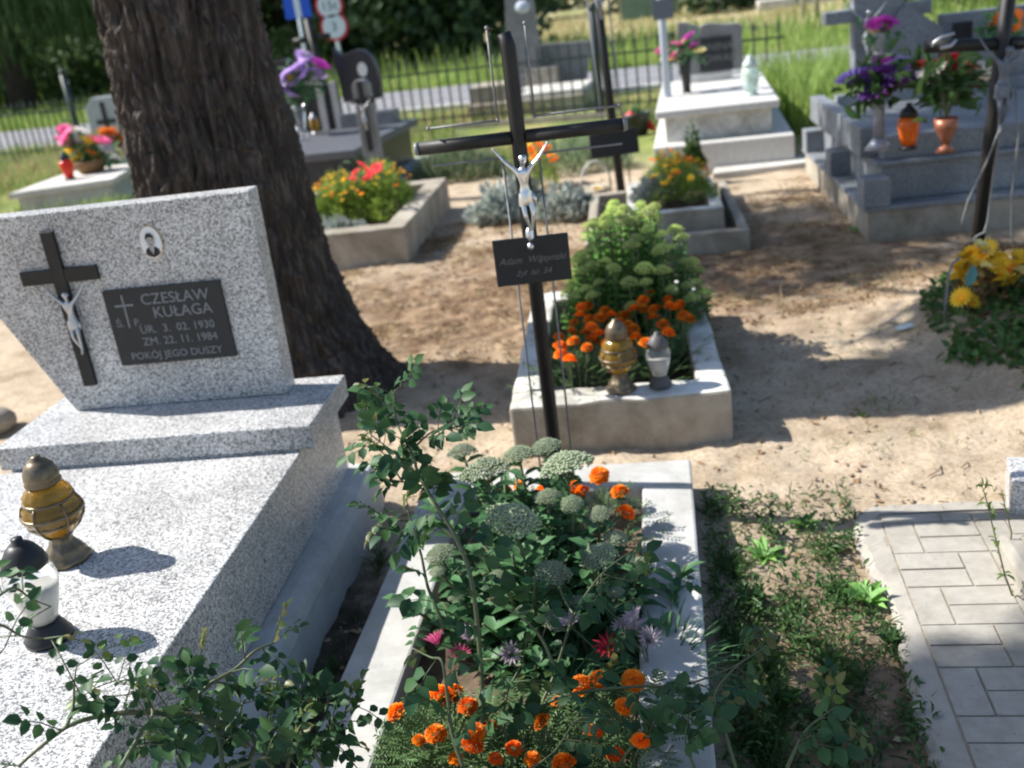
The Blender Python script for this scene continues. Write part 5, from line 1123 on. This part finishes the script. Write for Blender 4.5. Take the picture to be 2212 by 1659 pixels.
MB().tube([(p[0]*.0, .03, -.1), (p[0], .03, p[2]+.3)], .035, 10).build('pole', WSG, s1, True)
q = base_at(740, 130, yS); s2 = thing('road_sign', 'pair of round white road signs with red rims on one pole', 'road sign', q)
for (a, b_, tx) in ((711, 12, '15t'), (722, 57, '3')):
    p = sz(a, b_); pp_ = MB().prism([(p[0]+.29*math.cos(6.283*i/32), p[2]+.29*math.sin(6.283*i/32)) for i in range(32)], -.02, 0).build('sign_plate', RSG, s2)
    MB().prism([(p[0]+.235*math.cos(6.283*i/32), p[2]+.235*math.sin(6.283*i/32)) for i in range(32)], -.026, -.0205).build('sign_face', WSG, pp_)
    text_mesh(tx, .26, BLACK, pp_, p[0], -.0275, p[2]-.09, name='sign_figure')
p = sz(705, -20); MB().tube([(0, .03, -.1), (p[0], .03, p[2])], .035, 10).build('pole', WSG, s2, True)

def blades(name, pts, h0, h1, m, wd=.012, leanv=.35, extra=None, clumps=None, kind='stuff', label=None, cat=None):
    pts = np.array(pts); n = len(pts); A = rng.normal(size=(n, 3))*leanv; A[:, 2] = 1; N = rng.normal(size=(n, 3)); N[:, 2] = 0
    mb = MB(); mb.inst(T_BL, F_BL, pts, A, N, rng.uniform(h0, h1, n), wd*rng.uniform(.6, 1.3, n)); o = mb.build(name, m); return tag(o, label, cat, kind=kind)
def scatter(n, f, seed, clump=0., nc=40):
    r_ = np.random.default_rng(seed); out = []
    cc = None
    while len(out) < n:
        a, b_ = r_.random(2)
        if clump and r_.random() < clump:
            if cc is None: cc = r_.random((nc, 2))
            k = cc[r_.integers(0, nc)]; a, b_ = k+r_.normal(size=2)*.02
        p = f(a, b_)
        if p is not None: out.append(p)
    return out
# rough grass between the graves and the fence
boxes = [(-2.6, -.3, 9.3, 12.3), (-.3, 1.6, 11.2, 14), (1.3, 2.9, 8.0, 11.5), (-5.6, -3.0, 10.3, 12.8), (2.2, 4.3, 5, 9)]
def fyy(x):
    for a, b_ in zip(fp[:-1], fp[1:]):
        if a[0] <= x <= b_[0]: return a[1]+(b_[1]-a[1])*(x-a[0])/(b_[0]-a[0])
    return 11
def f1(a, b_):
    x = -9+a*14; y = 8.4+b_*12
    if y+.25*x < 9.5+.8*fbm(x*.8, y*.8) or y > fyy(x)+1.5 or any(p[0] < x < p[1] and p[2] < y < p[3] for p in boxes): return None
    return (x, y, 0)
blades('meadow_grass', scatter(15000, f1, 1, .55, 160), .07, .26, GRS, .016)
f1b = lambda a, b_: (-5.6+a*2.8, 8.3+b_*2.0, 0)
blades('near_left_grass', scatter(3500, f1b, 18, .5, 60), .1, .32, GRS, .014)
blades('dry_meadow_grass', scatter(6000, f1, 2, .5, 120), .08, .3, GRSY, .012)
def f2_(a, b_):
    s_ = a; q = FA+(FB_-FA)*s_+nrm*(.1+b_*b_*9); return (q[0], q[1], 0)
FB_ = FB if False else NB+(f2-n2); 
blades('verge_grass', scatter(30000, f2_, 3, .6, 300), .12, .42, GRSV, .02, .3)
def f3(a, b_):
    x = 2.95+a*1.4; y = 8.6+b_*3.2; 
    if y < 12.6-1.1*x: return None
    return (x, y, 0)
blades('tall_grass', scatter(4500, f3, 4, .7, 30), .25, .75, GRSV, .016, .22)
# weeds right of the near plot, and in the gap between the graves
def f4(a, b_):
    x = .3+a*.75; y = 1.1+b_*1.75; l_ = TN.loc((x, y, 0)); 
    if l_[0] < .03: return None
    k_ = pf.loc((x, y, 0))
    if k_[0] > -.06+(2.62-y)*.02: return None
    dens = 1.0 if l_[0] < .16 else .42+.5*fbm(x*5, y*5, 2)
    if y > 2.35: dens *= .5
    if random.random() > dens: return None
    return (x, y, gz(x, y)-.002)
random.seed(11)
blades('weeds', scatter(8500, f4, 5, .6, 80), .012, .065, GRSD, .0036, 1.0)
P = np.array(scatter(3800, f4, 6, .6, 70)); n = len(P); mb = MB(); mb.inst(T_LEAF, F_LEAF, P+np.stack([0*P[:, 0], 0*P[:, 0], rng.uniform(.0, .05, n)], -1), rdir(n, .3), rdir(n, 2.), .021*rng.uniform(.5, 1.5, n), .011*rng.uniform(.6, 1.3, n)); tag(mb.build('ground_cover', GRSD), kind='stuff')
def f5(a, b_):
    x = -.72+a*.24; y = 1.2+b_*2.; k_ = TN.loc((x, y, 0)); l_ = T1.loc((x, y, 0))
    if k_[0] > -Wn-.02 or l_[0] < .08: return None
    return (x, y, gz(x, y))
blades('gap_weeds', scatter(350, f5, 7, .5, 12), .02, .07, GRSD, .004, .7)
# broad leaved weeds one can count
def rosette(label, px_, py_, n=9, L=.06, m=None, up=.5, name='broadleaf_weed', wd=.42, z=0.):
    c_ = U(px_, py_, z); c_[2] = gz(c_[0], c_[1]) if z == 0 else z; mb = MB(); a = np.arange(n)*2.4+random.uniform(0, 6)
    mb.inst(T_LEAF, F_LEAF, np.zeros((n, 3))+[0, 0, .004], np.stack([np.cos(a), np.sin(a), up+rng.uniform(-.3, .4, n)], -1), np.stack([-np.cos(a)*.3, -np.sin(a)*.3, np.ones(n)], -1), L*rng.uniform(.6, 1.1, n), L*wd); 
    o = mb.build(name, m or SEDM); o.location = [float(v) for v in c_]; tag(o, label, 'weed', 'weeds growing by the paved path'); return o
rosette('broad leaved weed in sun at the middle of the bare strip, nearest the plot', 1650, 1200, 11, .07); rosette('broad leaved weed touching the path edge halfway down', 1870, 1310, 12, .085, up=.9)
rosette('small bright weed above the bare patch', 1740, 1140, 9, .06); rosette('weed with upright leaves at the lower path edge', 1920, 1395, 10, .06, GRSD, 1.5); rosette('pale weed low down among the dark weeds', 1705, 1530, 6, .07, up=1.6)
rosette('tiny weed in the sand in front of the whitewashed plot, right of the cross', 1410, 940, 6, .03); rosette('tiny weed on the open sand above the path', 1860, 900, 6, .03, GRS); rosette('small weed growing at the right rear of the sand beside the mound', 1850, 500, 7, .07)
for i, (a, b_) in enumerate(((310, 975), (378, 965), (600, 945))): rosette(('weed with round leaves in the joint of the speckled tomb, leftmost', 'thin weed in the joint of the speckled tomb, middle one', 'wispy weed in the joint of the speckled tomb, rightmost')[i], a, b_, 8, (.05, .035, .045)[i], up=1.1, z=.425)
# tall weed by the paving and a seeding grass stalk
def tall_weed(label, pix, y, n=26, L=.035, m=None, hd=False):
    P_ = [UY(a, b_, y) for a, b_ in pix]; O = P_[0]; t_ = thing('tall_weed', label, 'weed', O); mb = MB(); mb.tube([p-O for p in P_], list(np.linspace(.0025, .001, len(P_))), 5); mb.build('stem', STEM, t_, True)
    lf = MB(); q = rng.random(n); pt_ = np.array([np.array([np.interp(v, np.linspace(0, 1, len(P_)), [p[k]-O[k] for p in P_]) for k in range(3)]) for v in q]); lf.inst(T_LEAF, F_LEAF, pt_, rdir(n, .5), rdir(n, 1.), L*rng.uniform(.4, 1.2, n), L*.28); lf.build('foliage', m or GRSD, t_)
tall_weed('tall thin weed with small leaves growing at the right edge of the paving', [(2188, 1290), (2170, 1240), (2155, 1180), (2140, 1120), (2128, 1070), (2118, 1040)], U(2188, 1290, .03)[1], 34, .03, GRS)
tall_weed('second thin weed beside the tall one at the right edge of the paving', [(2180, 1215), (2185, 1150), (2170, 1090), (2165, 1060)], U(2180, 1215, .03)[1], 16, .02, GRS)
tall_weed('feathery weed standing among the dark weeds at the lower middle', [(1680, 1540), (1672, 1500), (1662, 1450), (1652, 1400)], U(1680, 1540, 0)[1], 60, .06)
tall_weed('feathery weed beside the path at the lower right', [(1790, 1560), (1785, 1510), (1790, 1450), (1800, 1420)], U(1790, 1560, 0)[1], 60, .05)
# a foxtail grass head near the slab edge
P_ = [UY(a, b_, 1.62) for a, b_ in ((420, 1500), (428, 1440), (436, 1400), (443, 1360))]; t_ = thing('foxtail_grass', 'single foxtail grass stalk in front of the edge of the speckled slab', 'grass stalk', P_[0]); mb = MB(); mb.tube([p-P_[0] for p in P_], .0009, 5); mb.build('stem', STEM, t_)
mb = MB(); n = 140; q = rng.random(n); a_, b2 = P_[2]-P_[0], P_[3]-P_[0]; mb.inst(T_SM, F_SM, a_+(b2-a_)*q[:, None], rdir(n, .6), rdir(n), .008, .002); mb.build('seed_head', leafmat('foxtail', (.25, .3, .1), (.4, .4, .15), 30.), t_)

# ivy on the mound
def ivy_ok(x, y):
    p = ((x-2.42)/.68)**2+((y-3.75)/.88)**2; return p < 1+.25*fbm(x*4, y*4, 7)
P = []; 
while len(P) < 5200:
    x, y = random.uniform(1.6, 2.9), random.uniform(2.7, 4.75)
    if ivy_ok(x, y): P.append((x, y, gz(x, y)+random.uniform(.003, .045)))
P = np.array(P); n = len(P); mb = MB(); mb.inst(T_LEAF, F_LEAF, P, rdir(n, .2), rdir(n, 1.6), .038*rng.uniform(.6, 1.4, n), .03); tag(mb.build('ivy', leafmat('ivy_leaf', (.06, .15, .04), (.14, .26, .06), 6., .45, .25)), kind='stuff')
# silver plants and lavender
for a, b_, rx_, ry_, h_, n, lb in ((1075, 478, .17, .17, .24, 700, 'silver leaved plant on the sand left of the metal cross post'), (1130, 458, .16, .2, .26, 600, 'silver leaved plant right behind the silver figure'), (1225, 470, .2, .2, .2, 600, 'silver leaved plant between the metal cross and the bright sedum')):
    bush('cineraria', lb, 'silver plant', U(a, b_), rx_, ry_, h_, n, CIN, .085, 'leaf', group='silver leaved plants on the sand')
LVG = leafmat('lavender_leaf', (.16, .24, .14), (.28, .34, .2), 8., .6, .3)
bush('lavender', 'grey green lavender tuft behind the left arm of the metal cross', 'lavender', U(990, 385), .42, .3, .32, 1500, LVG, .14, 'bl', wd=.08, up=1.4)
bush('lavender', 'grey green tuft beside the old marigolds near the second cross', 'lavender', U(1240, 370), .5, .3, .3, 1200, LVG, .14, 'bl', wd=.08, up=1.4)
t_ = bush('marigold_plant', 'orange and yellow flowers behind the silver figure', 'marigold', U(1165, 405), .16, .16, .34, 500, TAG, .07, 'bl', wd=.12); add_blooms(t_, 16, .16, .16, .36, 'yoo', .05)
# white wire basket
q = U(1290, 432); t_ = thing('wire_basket', 'small white wire handled basket with pale flowers behind the bright sedum', 'basket', q); MB().lathe([(0, 0), (.08, 0), (.12, .1), (.11, .1), (.07, .02), (0, .02)], 16).build('bowl', mat('cream_basket', (.5, .42, .3), (.7, .62, .48), 30., .7), t_, True)
mb = MB(); mb.tube([(.12*math.cos(a), 0, .1+.2*math.sin(a)) for a in np.linspace(0, math.pi, 16)], .006, 6); mb.build('handle', mat('white_enamel', (.7, .7, .7), rough=.4), t_, True)
bouquet('small pale yellow posy in the wire basket', q+[0, 0, .06], [(1283, 405, 'w'), (1292, 410, 'y'), (1300, 404, 'w'), (1288, 415, 'y')], q[1], .04, 20, .04)

# stones at the right edge
STO = TERR
q = U(2174, 985, .14); TQ = Frame((q[0], q[1], 0), R(-22)); t_ = thing('terrazzo_border', 'corner of a speckled stone grave border at the right edge of the picture', 'grave border', TQ.o, R(-22)); MB().box(0, .7, -.16, .0, .02, .14).build('end_stone', STO, t_, bevel=.006); MB().box(.02, .68, -.14, -.02, -.06, .019).build('footing', CONCG, t_)
mb = MB(); q1, q2, q3 = U(2150, 1150, .1), U(2185, 1262, .1), U(2290, 1150, .1); t_ = thing('cement_block', 'rounded pale cement block at the right edge of the paving', 'cement block', (q1[0], q1[1], 0), R(-8.5)); MB().box(.0, .4, -.24, .0, -.02, .1).build('block', mat('rough_pale_cement', (.26, .24, .2), (.42, .39, .34), 12., .9, .006, 40.), t_, bevel=.02); MB().box(.05, .35, -.2, -.04, .1, .115).build('top_layer', MATS['rough_pale_cement'], t_, bevel=.007)
# stone fragment at the far left, litter on the sand
q = U(-20, 930, 0); t_ = MB(); t_.ball((0, 0, .04), .13, 14, sc=(1, .8, .55)); tag(t_.build('field_stone', CONCB, smooth=True), 'rounded brown stone at the left edge beside the speckled tomb', 'stone'); bpy.data.objects['field_stone'].location = [float(v) for v in q]
mb = MB(); a = np.linspace(0, 6.283, 14, False); mb.slab([(.045*math.cos(v)*(1+.15*math.sin(3*v)), .025*math.sin(v)*(1+.2*math.cos(2*v))) for v in a], 0, .006); o = mb.build('crumpled_wrapper', mat('white_plastic', (.6, .68, .68), rough=.4)); q = U(1955, 730); o.location = (q[0], q[1], gz(q[0], q[1])+.008); o.rotation_euler = (.08, -.06, .2); tag(o, 'pale crumpled plastic wrapper lying on the sand before the mound', 'litter')
# fallen leaves, clods, twigs
def litter(name, n, f, L, m, seed, flat=True):
    P = np.array(scatter(n, f, seed)); k = len(P); P[:, 2] += .006; N = rng.normal(size=(k, 3))*.45; N[:, 2] = 1; A = rng.normal(size=(k, 3)); A[:, 2] *= .2
    mb = MB(); mb.inst(T_LEAF, F_LEAF, P, A, N, L*rng.uniform(.5, 1.3, k), L*.6*rng.uniform(.5, 1.2, k)); return tag(mb.build(name, m), kind='stuff')
DRYL = leafmat('dead_leaf', (.2, .11, .05), (.42, .28, .15), 30., .8, .15)
litter('fallen_leaves', 420, lambda a, b_: (lambda x, y: (x, y, gz(x, y)))(-.65+a*1.9, 2.2+b_*3.6), .03, DRYL, 8)
litter('leaf_litter', 2600, lambda a, b_: (lambda x, y: (x, y, gz(x, y)) if fbm(x*1.5, y*1.5, 4) > -.05 else None)(-1.2+a*3.8, 4.5+b_*3.2), .028, DRYL, 9)
P = np.array(scatter(13000, lambda a, b_: (lambda x, y: (x, y, gz(x, y)+.004) if fbm(x*1.3, y*1.7, 8) > -.12 else None)(-1.4+a*4.2, 4.5+b_*3.2), 10, .55, 110)); n = len(P); A = rng.normal(size=(n, 3)); A[:, 2] = rng.uniform(.0, .35, n)
mb = MB(); mb.inst(T_BL, F_BL, P, A, rdir(n, 1), .075*rng.uniform(.4, 1.5, n), .0045); tag(mb.build('dry_straw', leafmat('straw', (.22, .14, .07), (.5, .38, .22), 9., .8, .15)), kind='stuff')
mb = MB(); r_ = np.random.default_rng(5)
CL = np.array([(1, 0, 0), (-1, 0, 0), (0, 1, 0), (0, -1, 0), (0, 0, .7), (0, 0, -.7)]); CF = [(0, 2, 4), (2, 1, 4), (1, 3, 4), (3, 0, 4), (2, 0, 5), (1, 2, 5), (3, 1, 5), (0, 3, 5)]
for _ in range(4200):
    x, y = r_.uniform(-.7, 2.2), r_.uniform(1.2, 4.6); s_ = .0024+.011*r_.random()**6; mb.add(CL*s_*r_.uniform(.6, 1.4, (6, 3))+[x, y, gz(x, y)+.004], CF)
tag(mb.build('soil_crumbs', mat('crumb', (.24, .17, .11), (.5, .4, .29), 8., .95)), kind='stuff')
mb = MB()
for _ in range(90):
    x, y = r_.uniform(-.8, 2.2), r_.uniform(2.4, 6.5); a = r_.uniform(0, 3.14); l_ = r_.uniform(.03, .12); z = gz(x, y)+.006; mb.tube([(x, y, z), (x+l_*.5*math.cos(a), y+l_*.5*math.sin(a), z+.006), (x+l_*math.cos(a+.3), y+l_*math.sin(a+.3), z)], .0022, 5)
tag(mb.build('twigs', mat('dry_twig', (.12, .08, .05), (.28, .2, .13), 20., .9)), kind='stuff')
# sparse seedlings on the sand
blades('sand_seedlings', scatter(700, lambda a, b_: (lambda x, y: (x, y, gz(x, y)) if fbm(x*3, y*3, 12) > .22 else None)(-.6+a*2.6, 2.55+b_*3.2), 12), .015, .06, GRS, .004, .9)

# ================================================================== TREES AND SCRUB BEYOND THE ROAD
DKL = leafmat('dark_tree_leaf', (.05, .095, .045), (.11, .18, .07), .8, .6, .25); MDL = leafmat('green_tree_leaf', (.06, .12, .03), (.14, .2, .06), .8, .55, .35); DRP = leafmat('needle_spray', (.07, .16, .06), (.17, .28, .1), .6, .6, .3)
def far_tree(label, x, y, blobs, n, m, seed, size=.3, name='broadleaf_tree', droop=False, trunk_r=.2, th=3., cat='tree'):
    t_ = thing(name, label, cat, (x, y, 0)); P, A, N, L = cloud(n, blobs, size, seed)
    mb = MB()
    if droop:
        A = A*.25; A[:, 2] = -1.; mb.inst(T_BL, F_BL, P, A, N, L*1.6, L*.16)
    else: mb.inst(T_SM, F_SM, P, A, N, L, L*.75)
    mb.build('crown', m, t_); MB().tube([(0, 0, -.2), (.1, 0, th*.5), (0, 0, th)], [trunk_r, trunk_r*.8, trunk_r*.5], 8).build('trunk', BARK, t_, True); return t_
far_tree('huge drooping dark conifer filling the upper left corner', -12.5, 30, [(0, 0, 3.6, 4.0, 2., 2.2), (3, 0, 4.4, 3., 2., 2.4), (-3.5, 0, 3.2, 2.5, 2., 2.0), (.5, 0, 7.5, 4, 2.5, 3), (4.8, .5, 3.4, 2., 1.5, 2.2)], 22000, DRP, 21, .34, 'drooping_conifer', True, .4, 8)
far_tree('black green hedge mass under the drooping conifer', -15, 36, [(0, 0, 1.3, 5, 1.5, 1.6), (6, 0, 1.6, 4, 1.5, 1.9), (-5, 0, 1.5, 4, 1.5, 2), (2, 1, 4, 7, 1.5, 3)], 9000, DKL, 22, .42, 'hedge', cat='hedge')
far_tree('mid green bushy tree behind the blue road sign', *U(620, 165)[:2], [(0, 0, 1.8, 2.2, 1.5, 1.8), (-1.5, 0, 3.8, 2, 1.5, 2), (1.8, 0, 4, 1.8, 1.5, 2), (.3, 0, 1.0, 2.8, 1.2, 1.1)], 8000, MDL, 23, .26)
far_tree('dark shrub mass behind the round road signs', *U(800, 152)[:2], [(0, 0, 1.3, 1.6, 1.4, 1.5), (.6, 0, 3.2, 2, 1.5, 2), (-1, 0, 4.4, 1.5, 1.3, 1.5)], 9000, DKL, 24, .28, 'dark_shrub', cat='shrub')
far_tree('broad black green evergreen in the upper centre', *U(975, 140)[:2], [(0, 0, 1.6, 2.6, 1.6, 1.8), (1.2, 0, 3.4, 2.6, 1.5, 2.), (-1.8, 0, 3.2, 1.6, 1.4, 2.2)], 15000, DKL, 25, .28, 'evergreen_tree')
hb = UY(125, 175, 33); far_tree('low dark undergrowth beneath the drooping conifer at the left', hb[0], hb[1], [(0, 0, .9, 3.2, 1., 1.3), (-3.5, 0, 1.1, 2.5, 1., 1.4), (3.5, 0, 1., 2.5, 1., 1.4)], 7000, DKL, 41, .3, 'undergrowth', cat='undergrowth', th=1., trunk_r=.06)
far_tree('long tall dark tree belt along the far side of the field', -8, 52, [(-14, 0, 3, 9, 2, 4), (-3, 0, 3, 8, 2, 4), (7, 0, 3, 7, 2, 3.5), (-22, 0, 4, 9, 2, 5)], 16000, DKL, 42, .6, 'tree_belt', cat='trees', th=4, trunk_r=.2)
far_tree('olive green bush at the foot of the trees right of the blue sign', -4.3, 27.5, [(0, 0, .7, 1.3, .8, .8)], 1600, MDL, 26, .16, 'roadside_bush', cat='bush', th=.5, trunk_r=.05)
for i, (px_, py_, y, w_b, h_b, m, lb) in enumerate(((1590, 14, 40, 2., 1.5, DKL, 'dark round bush far off above the white tomb'), (1215, 14, 46, 3., 1.6, DKL, 'dark bush far off right of the evergreen'), (1990, 5, 27, 2.2, .7, MDL, 'light green bush far off at the top right'), (1400, 10, 38, 2.2, 1.2, MDL, 'olive bush far off above the second cross'), (2120, 2, 24, 1.2, .6, DKL, 'dark small bush far off at the top right corner'))):
    q = U(px_, py_+10, 0); far_tree(lb, q[0], q[1], [(0, 0, h_b*.6, w_b, 1., h_b)], 1500, m, 30+i, .3, 'distant_bush', cat='bush', th=h_b*.5, trunk_r=.08)
# things at the field's far side
q = U(1345, 52); t_ = thing('fence_panel', 'faded green mesh panel standing in the field above the second cross', 'fence panel', q, R(-10)); MB().box(-.0, 1.9, 0, .05, .1, 1.6).build('panel', mat('faded_green', (.12, .2, .16), (.18, .28, .22), 3., .7), t_); 
for x in (-.05, 1.95): MB().box(x-.04, x+.04, -.02, .07, -.1, 1.7).build('post', mat('pale_wood', (.35, .34, .25), (.45, .43, .33), 5., .8), t_)
for i, (a, b_, lb) in enumerate(((1735, 40, 'first thin wooden post in the far field'), (1765, 36, 'second thin wooden post in the far field'))):
    q = U(a, b_); t_ = MB().tube([(0, 0, -.1), (0, 0, 1.5)], [.08, .06], 8).ball((0, 0, 1.5), .062, 8).build('wooden_post', MATS['pale_wood'], None, True); t_.location = [float(v) for v in q]; tag(t_, lb, 'post', 'wooden posts in the far field')
for i, (a, b_, wd_, hh_, m, lb) in enumerate(((1640, 26, 1.1, .6, CONC, 'low pale tomb in the far field, left one'), (1530, 28, .7, .8, GREY, 'small grey headstone in the far field'), (1700, 14, 1.3, .8, CONCG, 'low grey tomb in the far field, right one'))):
    q = U(a, b_); t_ = thing('distant_tomb', lb, 'tomb', q, R(-12)); MB().box(0, wd_, 0, 1.6, -.05, .3).build('base', m, t_, bevel=.01); MB().prism(arch(.1, wd_-.1, .301, .3+hh_, k=.15), 1.3, 1.45).build('headstone', GREY if m is not GREY else CONCG, t_, bevel=.01)
q = U(1368, 36); t_ = thing('traffic_post', 'short orange and white roadside post in the field', 'post', q); MB().tube([(0, 0, -.05), (0, 0, .5)], .07, 10).build('lower_half', PORC, t_, True); MB().tube([(0, 0, .501), (0, 0, 1.0)], .065, 10).build('upper_half', mat('faded_red', (.5, .12, .08), rough=.6), t_, True)
def f6(a, b_): x = -2+a*26; y = 21+b_*34; return (x, y, 0) if y+.7*x > 25 else None
blades('field_grass', scatter(18000, f6, 15, .6, 260), .08, .3, leafmat('field_grass_blade', (.22, .24, .08), (.42, .35, .2), .3, .7, .35), .03, .4)
def f7(a, b_):
    q = FA+(NB+(f2-n2)-FA)*a+nrm*(2+b_*4); return (q[0], q[1], 0)
tag(None or blades('roadside_reeds', scatter(2500, f7, 16, .9, 24), .3, .75, GRSV, .04, .2))

# dirt and petals lying on the speckled slab
r_ = np.random.default_rng(77); mb = MB()
for _ in range(46):
    p = T1.o+T1.ex*r_.uniform(-.95, -.06)+T1.ey*r_.uniform(-1.4, -.02)+np.array([0, 0, .4225]); s_ = .0015+.004*r_.random()**3; mb.add(CL*s_*r_.uniform(.5, 1.4, (6, 3))+p, CF)
tag(mb.build('slab_dirt', MATS['crumb']), kind='stuff')
